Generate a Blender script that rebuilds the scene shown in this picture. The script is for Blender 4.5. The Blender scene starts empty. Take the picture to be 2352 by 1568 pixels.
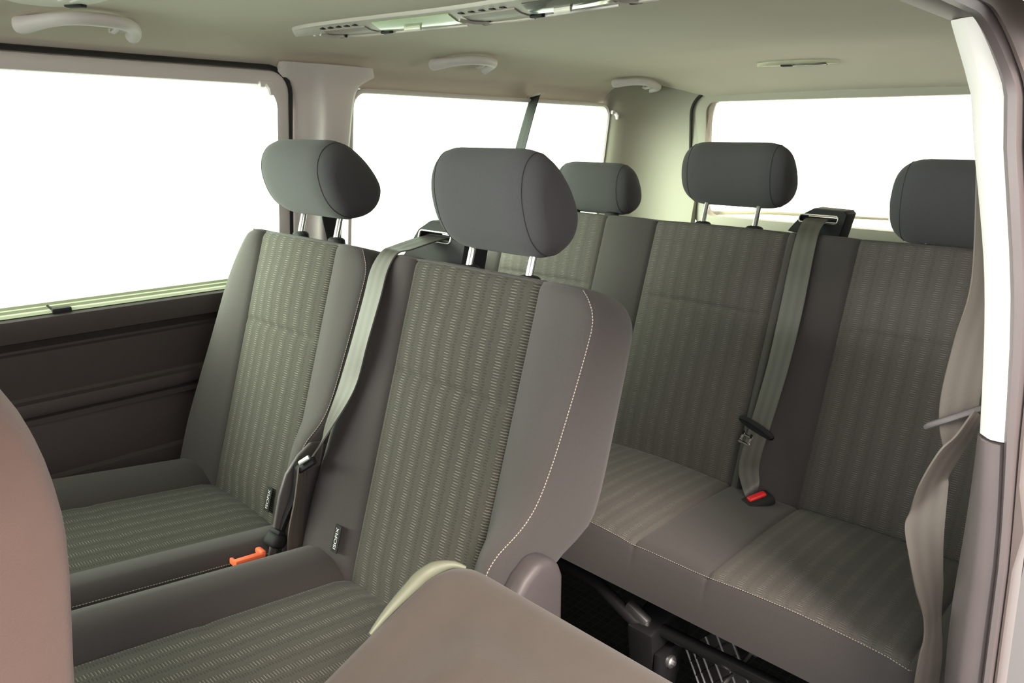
import bpy, bmesh, math, random
from mathutils import Vector, Matrix
from math import sin, cos, pi, sqrt, radians, exp

SC = bpy.context.scene
COL = SC.collection
random.seed(7)

# ------------------------------------------------------------------ camera
cam_d = bpy.data.cameras.new('camera')
cam_d.sensor_fit = 'HORIZONTAL'
cam_d.sensor_width = 36.0
cam_d.lens = 1715.0 / 2352.0 * 36.0
cam_d.clip_start = 0.01
cam_o = bpy.data.objects.new('camera', cam_d)
COL.objects.link(cam_o)
AZ, PITCH, ROLL = radians(44.0), radians(15.3), radians(0.5)
fw = Vector((-sin(AZ) * cos(PITCH), cos(AZ) * cos(PITCH), -sin(PITCH)))
rt = Vector((cos(AZ), sin(AZ), 0.0))
up = rt.cross(fw)
rt2 = rt * cos(ROLL) + up * sin(ROLL)
up2 = up * cos(ROLL) - rt * sin(ROLL)
m = Matrix((rt2, up2, -fw)).transposed().to_4x4()
m.translation = Vector((0.0, 0.0, 1.20))
cam_o.matrix_world = m
SC.camera = cam_o

# ------------------------------------------------------------------ world, sun, exposure
SKY_STRENGTH = 3.6
LOBE = 14.5
w = bpy.data.worlds.new('daylight')
SC.world = w
w.use_nodes = True
nt = w.node_tree
nt.nodes.clear()
wo = nt.nodes.new('ShaderNodeOutputWorld')
bg = nt.nodes.new('ShaderNodeBackground')
tc = nt.nodes.new('ShaderNodeTexCoord')
sx = nt.nodes.new('ShaderNodeSeparateXYZ')
mr = nt.nodes.new('ShaderNodeMapRange')
mr.inputs['From Min'].default_value = -0.3
mr.inputs['From Max'].default_value = 0.9
mx = nt.nodes.new('ShaderNodeMix')
mx.data_type = 'RGBA'
mx.inputs[6].default_value = (1.12, 1.14, 1.10, 1)
mx.inputs[7].default_value = (0.82, 0.73, 0.69, 1)
nt.links.new(tc.outputs['Generated'], sx.inputs[0])
nt.links.new(sx.outputs['X'], mr.inputs['Value'])
nt.links.new(mr.outputs['Result'], mx.inputs[0])
mz = nt.nodes.new('ShaderNodeMapRange')
mz.inputs['From Min'].default_value = -0.60
mz.inputs['From Max'].default_value = -0.24
mz.inputs['To Min'].default_value = 0.10
mz.inputs['To Max'].default_value = 1.0
mxz = nt.nodes.new('ShaderNodeMapRange')     # the ground comes up higher on the door side
mxz.inputs['From Min'].default_value = 0.05
mxz.inputs['From Max'].default_value = 0.5
mxz.inputs['To Max'].default_value = 0.32
nt.links.new(sx.outputs['X'], mxz.inputs['Value'])
sub = nt.nodes.new('ShaderNodeMath')
sub.operation = 'SUBTRACT'
nt.links.new(sx.outputs['Z'], sub.inputs[0])
nt.links.new(mxz.outputs['Result'], sub.inputs[1])
mxy = nt.nodes.new('ShaderNodeMapRange')     # bright paving behind the van
mxy.inputs['From Min'].default_value = 0.66
mxy.inputs['From Max'].default_value = 0.80
mxy.inputs['To Max'].default_value = 0.8
nt.links.new(sx.outputs['Y'], mxy.inputs['Value'])
ay = nt.nodes.new('ShaderNodeMath')
ay.operation = 'ADD'
nt.links.new(sub.outputs[0], ay.inputs[0])
mxx = nt.nodes.new('ShaderNodeMapRange')
mxx.inputs['From Min'].default_value = -0.30
mxx.inputs['From Max'].default_value = -0.20
nt.links.new(sx.outputs['X'], mxx.inputs['Value'])
mxp = nt.nodes.new('ShaderNodeMath')
mxp.operation = 'MULTIPLY'
nt.links.new(mxy.outputs['Result'], mxp.inputs[0])
nt.links.new(mxx.outputs['Result'], mxp.inputs[1])
nt.links.new(mxp.outputs[0], ay.inputs[1])
nt.links.new(ay.outputs[0], mz.inputs['Value'])
vm = nt.nodes.new('ShaderNodeVectorMath')
vm.operation = 'SCALE'
nt.links.new(mx.outputs[2], vm.inputs[0])
nt.links.new(mz.outputs['Result'], vm.inputs['Scale'])
# brightest part of the sky: low over the bonnet, seen through the windscreen
dt = nt.nodes.new('ShaderNodeVectorMath')
dt.operation = 'DOT_PRODUCT'
nt.links.new(tc.outputs['Generated'], dt.inputs[0])
dt.inputs[1].default_value = Vector((-0.36, -0.89, 0.29)).normalized()
mxm = nt.nodes.new('ShaderNodeMath'); mxm.operation = 'MAXIMUM'; mxm.inputs[1].default_value = 0.0
pw = nt.nodes.new('ShaderNodeMath'); pw.operation = 'POWER'; pw.inputs[1].default_value = 14.0
ml = nt.nodes.new('ShaderNodeMath'); ml.operation = 'MULTIPLY'; ml.inputs[1].default_value = LOBE
nt.links.new(dt.outputs['Value'], mxm.inputs[0])
nt.links.new(mxm.outputs[0], pw.inputs[0])
nt.links.new(pw.outputs[0], ml.inputs[0])
lc = nt.nodes.new('ShaderNodeVectorMath'); lc.operation = 'SCALE'
lc.inputs[0].default_value = (1.0, 0.97, 0.93)
nt.links.new(ml.outputs[0], lc.inputs['Scale'])
ad = nt.nodes.new('ShaderNodeVectorMath'); ad.operation = 'ADD'
nt.links.new(vm.outputs[0], ad.inputs[0])
nt.links.new(lc.outputs[0], ad.inputs[1])
nt.links.new(ad.outputs[0], bg.inputs['Color'])
bg.inputs['Strength'].default_value = SKY_STRENGTH
nt.links.new(bg.outputs[0], wo.inputs['Surface'])

sun_d = bpy.data.lights.new('sun', 'SUN')
sun_d.energy = 5.4
sun_d.angle = 0.30
sun_d.color = (1.0, 0.86, 0.76)
sun_o = bpy.data.objects.new('sun', sun_d)
COL.objects.link(sun_o)
sun_o.location = (3.0, -2.0, 3.0)
sun_o.rotation_euler = Vector((-0.64, 0.36, -0.70)).to_track_quat('-Z', 'Y').to_euler()

vs = SC.view_settings
vs.view_transform = 'Standard'
vs.look = 'None'
vs.exposure = 0.0
vs.gamma = 1.0
vs.use_curve_mapping = False
SC.display_settings.display_device = 'sRGB'
SC.cycles.max_bounces = 8
SC.cycles.diffuse_bounces = 5
SC.cycles.glossy_bounces = 3
SC.cycles.transparent_max_bounces = 12
SC.cycles.transmission_bounces = 4
SC.cycles.use_denoising = True
SC.cycles.use_adaptive_sampling = True
SC.cycles.adaptive_threshold = 0.015
SC.cycles.sample_clamp_indirect = 8.0

# ------------------------------------------------------------------ helpers
ORG = {}


def tag(o, label=None, cat=None, group=None, kind=None):
    if label: o['label'] = label
    if cat: o['category'] = cat
    if group: o['group'] = group
    if kind: o['kind'] = kind
    return o


def thing(name, label, cat, loc=(0, 0, 0), group=None):
    o = bpy.data.objects.new(name, None)
    o.empty_display_size = 0.05
    COL.objects.link(o)
    o.location = loc
    ORG[o.name] = Vector(loc)
    return tag(o, label, cat, group)


class M:
    """collects shapes given in world metres, builds ONE mesh object"""

    def __init__(self):
        self.v, self.f, self.uv, self.mi = [], [], {}, []

    def add(self, verts, faces, uvs=None, mi=0):
        b = len(self.v)
        self.v += [Vector(p) for p in verts]
        for i, p in enumerate(verts):
            if uvs: self.uv[b + i] = uvs[i]
        for f in faces:
            self.f.append([b + i for i in f])
            self.mi.append(mi)
        return self

    def grid(self, rows, closed_u=False, closed_v=False, cap=False, uvs=None, mi=0):
        n, k = len(rows), len(rows[0])
        verts = [p for r in rows for p in r]
        faces = []
        for i in range(n if closed_v else n - 1):
            for j in range(k if closed_u else k - 1):
                a, b2 = i, (i + 1) % n
                c, d = j, (j + 1) % k
                faces.append((a * k + c, a * k + d, b2 * k + d, b2 * k + c))
        if cap:
            faces.append(tuple(range(k - 1, -1, -1)))
            faces.append(tuple((n - 1) * k + j for j in range(k)))
        fl = [u for r in uvs for u in r] if uvs else None
        return self.add(verts, faces, fl, mi)

    def tube(self, path, r, seg=10, flat=1.0, uvlen=False, cap=True, upv=None, mi=0):
        """r: number or list; flat squeezes the second axis"""
        path = [Vector(p) for p in path]
        n = len(path)
        rs = r if isinstance(r, (list, tuple)) else [r] * n
        rows, uvr = [], []
        prev = None
        L = 0.0
        for i, p in enumerate(path):
            t = (path[min(i + 1, n - 1)] - path[max(i - 1, 0)]).normalized()
            if prev is None:
                a = Vector(upv) if upv else (Vector((0, 0, 1)) if abs(t.z) < 0.9 else Vector((1, 0, 0)))
            else:
                a = prev
            a = (a - t * a.dot(t)).normalized()
            prev = a
            b = t.cross(a)
            if i: L += (p - path[i - 1]).length
            rows.append([p + a * (rs[i] * cos(2 * pi * k / seg)) + b * (rs[i] * flat * sin(2 * pi * k / seg)) for k in range(seg)])
            uvr.append([(k / seg, L) for k in range(seg)])
        return self.grid(rows, closed_u=True, cap=cap, uvs=uvr, mi=mi)

    def box(self, c, s, bev=0.0, rot=None, seg=2, mi=0):
        bm = bmesh.new()
        bmesh.ops.create_cube(bm, size=1.0)
        bmesh.ops.scale(bm, vec=Vector(s), verts=bm.verts)
        if bev > 0:
            bmesh.ops.bevel(bm, geom=list(bm.edges), offset=bev, segments=seg, profile=0.5, affect='EDGES')
        R = rot if rot is not None else Matrix.Identity(3)
        bm.verts.index_update()
        vs_ = [R @ v.co + Vector(c) for v in bm.verts]
        fs = [[v.index for v in f.verts] for f in bm.faces]
        bm.free()
        return self.add(vs_, fs, None, mi)

    def prism(self, outline, d0, d1, fn, bev=0.0, seg=2, mi=0):
        """outline (a,b) polygon extruded between d0 and d1; fn(a,b,d)->point"""
        bm = bmesh.new()
        lo = [bm.verts.new((a, b, d0)) for a, b in outline]
        hi = [bm.verts.new((a, b, d1)) for a, b in outline]
        k = len(outline)
        bm.faces.new(lo[::-1]); bm.faces.new(hi)
        for i in range(k):
            bm.faces.new((lo[i], lo[(i + 1) % k], hi[(i + 1) % k], hi[i]))
        bmesh.ops.recalc_face_normals(bm, faces=bm.faces)
        if bev > 0:
            ed = [e for e in bm.edges if len(e.link_faces) == 2 and e.calc_face_angle(0) > 0.5]
            bmesh.ops.bevel(bm, geom=ed, offset=bev, segments=seg, profile=0.5, affect='EDGES')
        bm.verts.index_update()
        vs_ = [fn(*v.co) for v in bm.verts]
        fs = [[v.index for v in f.verts] for f in bm.faces]
        bm.free()
        return self.add(vs_, fs, None, mi)

    def ribbon(self, L, R, th=0.0013, sub=1, mi=0):
        """webbing: left and right edge points, given thickness"""
        L = smooth([Vector(p) for p in L], sub); R = smooth([Vector(p) for p in R], sub)
        n = len(L)
        rows, uvr, s = [], [], 0.0
        pn = None
        for i in range(n):
            c = (L[i] + R[i]) / 2
            if i: s += (c - (L[i - 1] + R[i - 1]) / 2).length
            t = ((L[min(i + 1, n - 1)] + R[min(i + 1, n - 1)]) - (L[max(i - 1, 0)] + R[max(i - 1, 0)])).normalized()
            wv = (R[i] - L[i])
            nn = wv.cross(t)
            nn = nn.normalized() if nn.length > 1e-9 else (pn or Vector((0, -1, 0)))
            if pn is not None and nn.dot(pn) < 0: nn = -nn
            pn = nn
            ring, ur = [], []
            K = 6
            for k in range(K + 1):
                ring.append(L[i] + wv * (k / K) + nn * th); ur.append((0.048 * k / K, s))
            for k in range(K, -1, -1):
                ring.append(L[i] + wv * (k / K) - nn * th); ur.append((0.048 * k / K, s))
            rows.append(ring); uvr.append(ur)
        return self.grid(rows, closed_u=True, cap=True, uvs=uvr, mi=mi)

    def build(self, name, mat, parent=None, angle=40, smooth_=True, sub=0, **props):
        o_ = ORG.get(parent.name, Vector()) if parent else Vector()
        me = bpy.data.meshes.new(name)
        me.from_pydata([tuple(p - o_) for p in self.v], [], self.f)
        bm = bmesh.new()
        bm.from_mesh(me)
        bm.verts.ensure_lookup_table()
        if self.uv:
            lay = bm.loops.layers.uv.new('UVMap')
            for f in bm.faces:
                for lp in f.loops:
                    lp[lay].uv = self.uv.get(lp.vert.index, (0, 0))
        bm.faces.ensure_lookup_table()
        for i, f in enumerate(bm.faces):
            f.material_index = self.mi[i]
        bmesh.ops.remove_doubles(bm, verts=bm.verts, dist=1e-6)
        bmesh.ops.recalc_face_normals(bm, faces=bm.faces)
        bm.to_mesh(me)
        bm.free()
        mats = mat if isinstance(mat, (list, tuple)) else [mat]
        for mm in mats: me.materials.append(mm)
        if smooth_:
            me.shade_smooth()
            me.set_sharp_from_angle(angle=radians(angle))
        o = bpy.data.objects.new(name, me)
        COL.objects.link(o)
        if parent:
            o.parent = parent
            ORG[o.name] = o_
        else:
            ORG[o.name] = Vector()
        if sub:
            md = o.modifiers.new('sub', 'SUBSURF')
            md.levels = md.render_levels = sub
        for k, v in props.items(): o[k] = v
        return o


def smooth(pts, sub):
    """Catmull-Rom"""
    if sub <= 1 or len(pts) < 3: return pts
    out = []
    n = len(pts)
    for i in range(n - 1):
        p0, p1, p2, p3 = pts[max(i - 1, 0)], pts[i], pts[i + 1], pts[min(i + 2, n - 1)]
        for k in range(sub):
            t = k / sub
            out.append(0.5 * ((2 * p1) + (p2 - p0) * t + (2 * p0 - 5 * p1 + 4 * p2 - p3) * t * t + (3 * p1 - p0 - 3 * p2 + p3) * t ** 3))
    out.append(pts[-1])
    return out


def lerp(tab, x):
    if x <= tab[0][0]: return tab[0][1]
    for (a, b), (c, d) in zip(tab, tab[1:]):
        if x <= c: return b + (d - b) * (x - a) / (c - a)
    return tab[-1][1]


def slerp_tab(tab, x):
    """smooth version of lerp (cubic)"""
    if x <= tab[0][0]: return tab[0][1]
    if x >= tab[-1][0]: return tab[-1][1]
    for i in range(len(tab) - 1):
        a, c = tab[i], tab[i + 1]
        if x <= c[0]:
            def slope(k):
                if k <= 0 or k >= len(tab) - 1: return (tab[min(k + 1, len(tab) - 1)][1] - tab[max(k - 1, 0)][1]) / (tab[min(k + 1, len(tab) - 1)][0] - tab[max(k - 1, 0)][0])
                return (tab[k + 1][1] - tab[k - 1][1]) / (tab[k + 1][0] - tab[k - 1][0])
            h = c[0] - a[0]
            t = (x - a[0]) / h
            m0, m1 = slope(i) * h, slope(i + 1) * h
            return (2 * t ** 3 - 3 * t * t + 1) * a[1] + (t ** 3 - 2 * t * t + t) * m0 + (-2 * t ** 3 + 3 * t * t) * c[1] + (t ** 3 - t * t) * m1


def lin(a, b, n):
    return [a + (b - a) * i / n for i in range(n + 1)]


def fillet(d, r):
    if d >= r: return 0.0
    q = 1 - max(d, 0) / r
    return r * (1 - sqrt(max(0.0, 1 - q * q)))


def text_mesh(s, size):
    cu = bpy.data.curves.new('t', 'FONT')
    cu.body = s
    cu.size = size
    cu.align_x = 'CENTER'; cu.align_y = 'CENTER'
    ob = bpy.data.objects.new('t', cu)
    COL.objects.link(ob)
    dg = bpy.context.evaluated_depsgraph_get()
    me = ob.evaluated_get(dg).to_mesh()
    vs_ = [(v.co.x, v.co.y) for v in me.vertices]
    fs = [list(p.vertices) for p in me.polygons]
    ob.evaluated_get(dg).to_mesh_clear()
    bpy.data.objects.remove(ob)
    bpy.data.curves.remove(cu)
    return vs_, fs


def copy_tree(o, parent=None):
    c = o.copy()
    COL.objects.link(c)
    if parent: c.parent = parent
    for ch in [x for x in bpy.data.objects if x.parent == o]:
        copy_tree(ch, c)
    return c


# ------------------------------------------------------------------ materials
def newmat(name):
    mt = bpy.data.materials.new(name)
    mt.use_nodes = True
    n = mt.node_tree
    n.nodes.clear()
    out = n.nodes.new('ShaderNodeOutputMaterial')
    return mt, n, out


def mth(n, op, a, b=None, c=None):
    x = n.nodes.new('ShaderNodeMath')
    x.operation = op
    for i, q in enumerate((a, b, c)):
        if q is None: continue
        if isinstance(q, (int, float)): x.inputs[i].default_value = q
        else: n.links.new(q, x.inputs[i])
    return x.outputs[0]


def mixc(n, fac, a, b):
    x = n.nodes.new('ShaderNodeMix')
    x.data_type = 'RGBA'
    for i, q in ((0, fac), (6, a), (7, b)):
        if isinstance(q, (int, float)): x.inputs[i].default_value = q
        elif isinstance(q, tuple): x.inputs[i].default_value = (*q, 1) if len(q) == 3 else q
        else: n.links.new(q, x.inputs[i])
    return x.outputs[2]


def plain(name, col, rough=0.6, metal=0.0, var=0.12, scale=40, bump=0.0, bscale=300, spec=0.5, sheen=0.0, flecks=0.0):
    mt, n, out = newmat(name)
    p = n.nodes.new('ShaderNodeBsdfPrincipled')
    p.inputs['Roughness'].default_value = rough
    p.inputs['Metallic'].default_value = metal
    p.inputs['Specular IOR Level'].default_value = spec
    if sheen:
        p.inputs['Sheen Weight'].default_value = sheen
        p.inputs['Sheen Roughness'].default_value = 0.6
    g = n.nodes.new('ShaderNodeTexCoord')
    no = n.nodes.new('ShaderNodeTexNoise')
    no.inputs['Scale'].default_value = scale
    no.inputs['Detail'].default_value = 4
    n.links.new(g.outputs['Object'], no.inputs['Vector'])
    lo = tuple(c * (1 - var) for c in col); hi = tuple(min(1, c * (1 + var)) for c in col)
    colr = mixc(n, no.outputs['Fac'], lo, hi)
    if flecks:
        vo = n.nodes.new('ShaderNodeTexVoronoi')
        vo.inputs['Scale'].default_value = 34
        n.links.new(g.outputs['Object'], vo.inputs['Vector'])
        sel = n.nodes.new('ShaderNodeSeparateColor')
        n.links.new(vo.outputs['Color'], sel.inputs[0])
        k1 = mth(n, 'LESS_THAN', vo.outputs['Distance'], mth(n, 'MULTIPLY', sel.outputs[0], 0.05))
        k2 = mth(n, 'LESS_THAN', sel.outputs[1], flecks)
        colr = mixc(n, mth(n, 'MULTIPLY', mth(n, 'MULTIPLY', k1, k2), 0.6), colr, (0.6, 0.52, 0.46))
    n.links.new(colr, p.inputs['Base Color'])
    if bump:
        nb = n.nodes.new('ShaderNodeTexNoise')
        nb.inputs['Scale'].default_value = bscale
        nb.inputs['Detail'].default_value = 2
        n.links.new(g.outputs['Object'], nb.inputs['Vector'])
        b = n.nodes.new('ShaderNodeBump')
        b.inputs['Strength'].default_value = bump
        b.inputs['Distance'].default_value = 0.001
        n.links.new(nb.outputs['Fac'], b.inputs['Height'])
        n.links.new(b.outputs[0], p.inputs['Normal'])
    n.links.new(p.outputs[0], out.inputs[0])
    return mt


def pattern_fabric(name, base, dash, dark):
    """woven insert: columns of short light dashes with darker ones between; UV in metres"""
    mt, n, out = newmat(name)
    p = n.nodes.new('ShaderNodeBsdfPrincipled')
    p.inputs['Roughness'].default_value = 0.9
    p.inputs['Specular IOR Level'].default_value = 0.25
    p.inputs['Sheen Weight'].default_value = 0.08
    uv = n.nodes.new('ShaderNodeUVMap')
    s = n.nodes.new('ShaderNodeSeparateXYZ')
    n.links.new(uv.outputs[0], s.inputs[0])
    PX, PY = 0.0333, 0.0042
    wob = mth(n, 'MULTIPLY', mth(n, 'SINE', mth(n, 'MULTIPLY', s.outputs['Y'], 2 * pi / 0.0168)), 0.03)
    cu = mth(n, 'ADD', mth(n, 'DIVIDE', s.outputs['X'], PX), wob)
    cell = mth(n, 'FLOOR', cu)
    fx = mth(n, 'SUBTRACT', cu, cell)
    off = mth(n, 'FRACT', mth(n, 'MULTIPLY', cell, 0.37))
    fy = mth(n, 'FRACT', mth(n, 'ADD', mth(n, 'DIVIDE', s.outputs['Y'], PY), off))
    rowid = mth(n, 'FLOOR', mth(n, 'ADD', mth(n, 'DIVIDE', s.outputs['Y'], PY), off))

    def dashmask(cx, hw, cy, hh):
        ax = mth(n, 'ABSOLUTE', mth(n, 'SUBTRACT', fx, cx))
        ay = mth(n, 'ABSOLUTE', mth(n, 'SUBTRACT', fy, cy))
        mx_ = mth(n, 'SUBTRACT', 1.0, mth(n, 'SMOOTH_MAX', mth(n, 'DIVIDE', ax, hw), 0.0, 0.05))
        c1 = n.nodes.new('ShaderNodeMapRange'); c1.inputs['From Min'].default_value = 0.0; c1.inputs['From Max'].default_value = 0.35
        n.links.new(mx_, c1.inputs['Value'])
        my_ = mth(n, 'SUBTRACT', 1.0, mth(n, 'DIVIDE', ay, hh))
        c2 = n.nodes.new('ShaderNodeMapRange'); c2.inputs['From Min'].default_value = 0.0; c2.inputs['From Max'].default_value = 0.6
        n.links.new(my_, c2.inputs['Value'])
        return mth(n, 'MULTIPLY', c1.outputs[0], c2.outputs[0])
    wn = n.nodes.new('ShaderNodeTexWhiteNoise')
    wn.noise_dimensions = '2D'
    cmb = n.nodes.new('ShaderNodeCombineXYZ')
    n.links.new(cell, cmb.inputs[0]); n.links.new(rowid, cmb.inputs[1])
    n.links.new(cmb.outputs[0], wn.inputs['Vector'])
    rnd = mth(n, 'ADD', mth(n, 'MULTIPLY', wn.outputs['Value'], 0.7), 0.45)
    light = mth(n, 'MULTIPLY', dashmask(0.5, 0.18, 0.5, 0.17), rnd)
    dk = mth(n, 'ADD', dashmask(0.93, 0.13, 0.25, 0.22), dashmask(0.5, 0.2, 0.08, 0.16))
    no = n.nodes.new('ShaderNodeTexNoise')
    no.inputs['Scale'].default_value = 900
    no.inputs['Detail'].default_value = 2
    g = n.nodes.new('ShaderNodeTexCoord')
    n.links.new(g.outputs['Object'], no.inputs['Vector'])
    c0 = mixc(n, no.outputs['Fac'], tuple(c * 0.6 for c in base), tuple(c * 1.4 for c in base))
    c1 = mixc(n, dk, c0, dark)
    c2 = mixc(n, light, c1, dash)
    n.links.new(c2, p.inputs['Base Color'])
    b = n.nodes.new('ShaderNodeBump')
    b.inputs['Strength'].default_value = 0.35
    b.inputs['Distance'].default_value = 0.0012
    hgt = mth(n, 'ADD', mth(n, 'SUBTRACT', light, dk), mth(n, 'MULTIPLY', no.outputs['Fac'], 0.4))
    n.links.new(hgt, b.inputs['Height'])
    n.links.new(b.outputs[0], p.inputs['Normal'])
    n.links.new(p.outputs[0], out.inputs[0])
    return mt


def webbing_mat(name, col, col2, rough=0.45):
    mt, n, out = newmat(name)
    p = n.nodes.new('ShaderNodeBsdfPrincipled')
    p.inputs['Roughness'].default_value = rough
    p.inputs['Specular IOR Level'].default_value = 0.5
    uv = n.nodes.new('ShaderNodeUVMap')
    s = n.nodes.new('ShaderNodeSeparateXYZ')
    n.links.new(uv.outputs[0], s.inputs[0])
    st = mth(n, 'MULTIPLY', mth(n, 'SINE', mth(n, 'MULTIPLY', s.outputs['X'], 2 * pi * 2.5 / 0.048)), 0.4)
    fine = mth(n, 'MULTIPLY', mth(n, 'SINE', mth(n, 'MULTIPLY', s.outputs['X'], 2 * pi * 24 / 0.048)), 0.12)
    f = mth(n, 'ADD', mth(n, 'ADD', st, fine), 0.5)
    n.links.new(mixc(n, f, col, col2), p.inputs['Base Color'])
    b = n.nodes.new('ShaderNodeBump')
    b.inputs['Strength'].default_value = 0.3
    b.inputs['Distance'].default_value = 0.0008
    n.links.new(f, b.inputs['Height'])
    n.links.new(b.outputs[0], p.inputs['Normal'])
    n.links.new(p.outputs[0], out.inputs[0])
    return mt


def stitch_mat(name, a, b_, pitch=0.0042):
    mt, n, out = newmat(name)
    p = n.nodes.new('ShaderNodeBsdfPrincipled')
    p.inputs['Roughness'].default_value = 0.8
    uv = n.nodes.new('ShaderNodeUVMap')
    s = n.nodes.new('ShaderNodeSeparateXYZ')
    n.links.new(uv.outputs[0], s.inputs[0])
    fr = mth(n, 'FRACT', mth(n, 'DIVIDE', s.outputs['Y'], pitch))
    k = mth(n, 'LESS_THAN', fr, 0.62)
    n.links.new(mixc(n, k, a, b_), p.inputs['Base Color'])
    n.links.new(p.outputs[0], out.inputs[0])
    return mt


def glass_mat(name, tint):
    mt, n, out = newmat(name)
    tr = n.nodes.new('ShaderNodeBsdfTransparent')
    tr.inputs[0].default_value = (*tint, 1)
    gl = n.nodes.new('ShaderNodeBsdfGlossy')
    gl.inputs['Roughness'].default_value = 0.02
    lw = n.nodes.new('ShaderNodeLayerWeight')
    lw.inputs['Blend'].default_value = 0.5
    fr = n.nodes.new('ShaderNodeMath')
    fr.operation = 'MULTIPLY_ADD'
    fr.inputs[1].default_value = 0.75
    fr.inputs[2].default_value = 0.035
    n.links.new(mth(n, 'POWER', lw.outputs['Facing'], 5.0), fr.inputs[0])
    ms = n.nodes.new('ShaderNodeMixShader')
    n.links.new(fr.outputs[0], ms.inputs[0])
    n.links.new(tr.outputs[0], ms.inputs[1])
    n.links.new(gl.outputs[0], ms.inputs[2])
    n.links.new(ms.outputs[0], out.inputs[0])
    return mt


def mat_grid(name):
    """black rubber floor mat with a fine raised grid"""
    mt, n, out = newmat(name)
    p = n.nodes.new('ShaderNodeBsdfPrincipled')
    p.inputs['Roughness'].default_value = 0.9
    p.inputs['Specular IOR Level'].default_value = 0.15
    g = n.nodes.new('ShaderNodeTexCoord')
    br = n.nodes.new('ShaderNodeTexBrick')
    br.offset = 0.0
    br.inputs['Scale'].default_value = 1.0
    br.inputs['Brick Width'].default_value = 0.022
    br.inputs['Row Height'].default_value = 0.022
    br.inputs['Mortar Size'].default_value = 0.0022
    br.inputs['Color1'].default_value = (0.006, 0.006, 0.006, 1)
    br.inputs['Color2'].default_value = (0.009, 0.009, 0.009, 1)
    br.inputs['Mortar'].default_value = (0.014, 0.014, 0.014, 1)
    n.links.new(g.outputs['Object'], br.inputs['Vector'])
    n.links.new(br.outputs['Color'], p.inputs['Base Color'])
    b = n.nodes.new('ShaderNodeBump')
    b.inputs['Strength'].default_value = 0.8
    b.inputs['Distance'].default_value = 0.003
    n.links.new(br.outputs['Fac'], b.inputs['Height'])
    n.links.new(b.outputs[0], p.inputs['Normal'])
    n.links.new(p.outputs[0], out.inputs[0])
    return mt


F_PLAIN = plain('charcoal_fabric', (0.064, 0.059, 0.057), 0.95, var=0.10, scale=300, bump=0.25, bscale=1400, spec=0.2, sheen=0.12)
F_HEAD = plain('headrest_fabric', (0.068, 0.069, 0.073), 0.95, var=0.10, scale=300, bump=0.2, bscale=1400, spec=0.2, sheen=0.10)
F_PAT = pattern_fabric('dashed_fabric', (0.058, 0.055, 0.046), (0.19, 0.185, 0.155), (0.031, 0.029, 0.025))
F_PATB = pattern_fabric('faint_dashed_fabric', (0.094, 0.088, 0.080), (0.19, 0.18, 0.16), (0.066, 0.062, 0.057))
F_BACK = plain('worn_brown_fabric', (0.082, 0.066, 0.056), 0.95, var=0.12, scale=25, bump=0.3, bscale=900, spec=0.2, sheen=0.15, flecks=0.03)
STITCH = stitch_mat('cream_stitching', (0.06, 0.055, 0.05), (0.42, 0.38, 0.33))
SEAM = plain('dark_seam', (0.042, 0.040, 0.041), 0.9)
HEADLINER = plain('headliner_cloth', (0.78, 0.74, 0.64), 0.95, var=0.05, scale=6, bump=0.1, bscale=1200, spec=0.1)
P_LIGHT = plain('light_grey_trim', (0.84, 0.79, 0.775), 0.55, var=0.03, scale=9, bump=0.05, bscale=900, spec=0.4)
P_HANDLE = plain('pale_handle_plastic', (0.88, 0.85, 0.845), 0.42, var=0.02, spec=0.5)
P_CONS = plain('console_plastic', (0.62, 0.60, 0.54), 0.45, var=0.03)
P_DARK = plain('dark_panel_plastic', (0.056, 0.046, 0.044), 0.55, var=0.10, scale=30, bump=0.15, bscale=1100, spec=0.4)
P_SILL = plain('lit_sill_rail', (0.50, 0.56, 0.40), 0.4, var=0.05)  # grazing daylight on the door's top edge put into the colour
P_PILLAR = plain('dark_pillar_plastic', (0.125, 0.106, 0.106), 0.38, var=0.10, scale=14, bump=0.1, bscale=900, spec=0.5)
RUBBER = plain('black_rubber', (0.018, 0.018, 0.018), 0.6, var=0.2)
P_BLACK = plain('black_plastic', (0.020, 0.021, 0.022), 0.6, var=0.15, spec=0.25)
P_HINGE = plain('hinge_cover_plastic', (0.085, 0.075, 0.076), 0.5, var=0.08, bump=0.1, bscale=1000)
BLACK_METAL = plain('black_painted_steel', (0.016, 0.016, 0.017), 0.28, var=0.2, spec=0.6)
CHROME = plain('chrome', (0.86, 0.87, 0.88), 0.12, metal=1.0, var=0.02)
STEEL = plain('dull_steel', (0.60, 0.60, 0.60), 0.45, metal=1.0, var=0.1)
WEB = webbing_mat('grey_webbing', (0.085, 0.083, 0.073), (0.115, 0.112, 0.098))
WEB_BROWN = webbing_mat('brown_grey_webbing', (0.135, 0.115, 0.10), (0.16, 0.14, 0.12))
WEB_DARK = webbing_mat('dark_webbing', (0.014, 0.017, 0.016), (0.02, 0.023, 0.022), 0.8)
ORANGE = plain('orange_red_plastic', (0.90, 0.17, 0.07), 0.4, var=0.05)
RED = plain('red_plastic', (0.80, 0.02, 0.025), 0.4, var=0.05)
WHITE_INK = plain('white_lettering', (0.75, 0.75, 0.72), 0.8, var=0.02)
LENS = plain('lamp_lens', (0.50, 0.66, 0.38), 0.12, var=0.06, scale=120, spec=0.7)
LENS_DARK = plain('smoky_lamp_lens', (0.10, 0.11, 0.09), 0.1, var=0.1, spec=0.7)
GLASS_L = glass_mat('green_tinted_glass', (0.90, 0.97, 0.87))
GLASS_R = glass_mat('clear_tinted_glass', (0.95, 0.93, 0.86))
GLASS_D = glass_mat('sun_blocking_dark_glass', (0.10, 0.10, 0.10))  # unseen pane darkened to keep the sun off the bench's right end
MATGRID = mat_grid('gridded_rubber')
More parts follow.
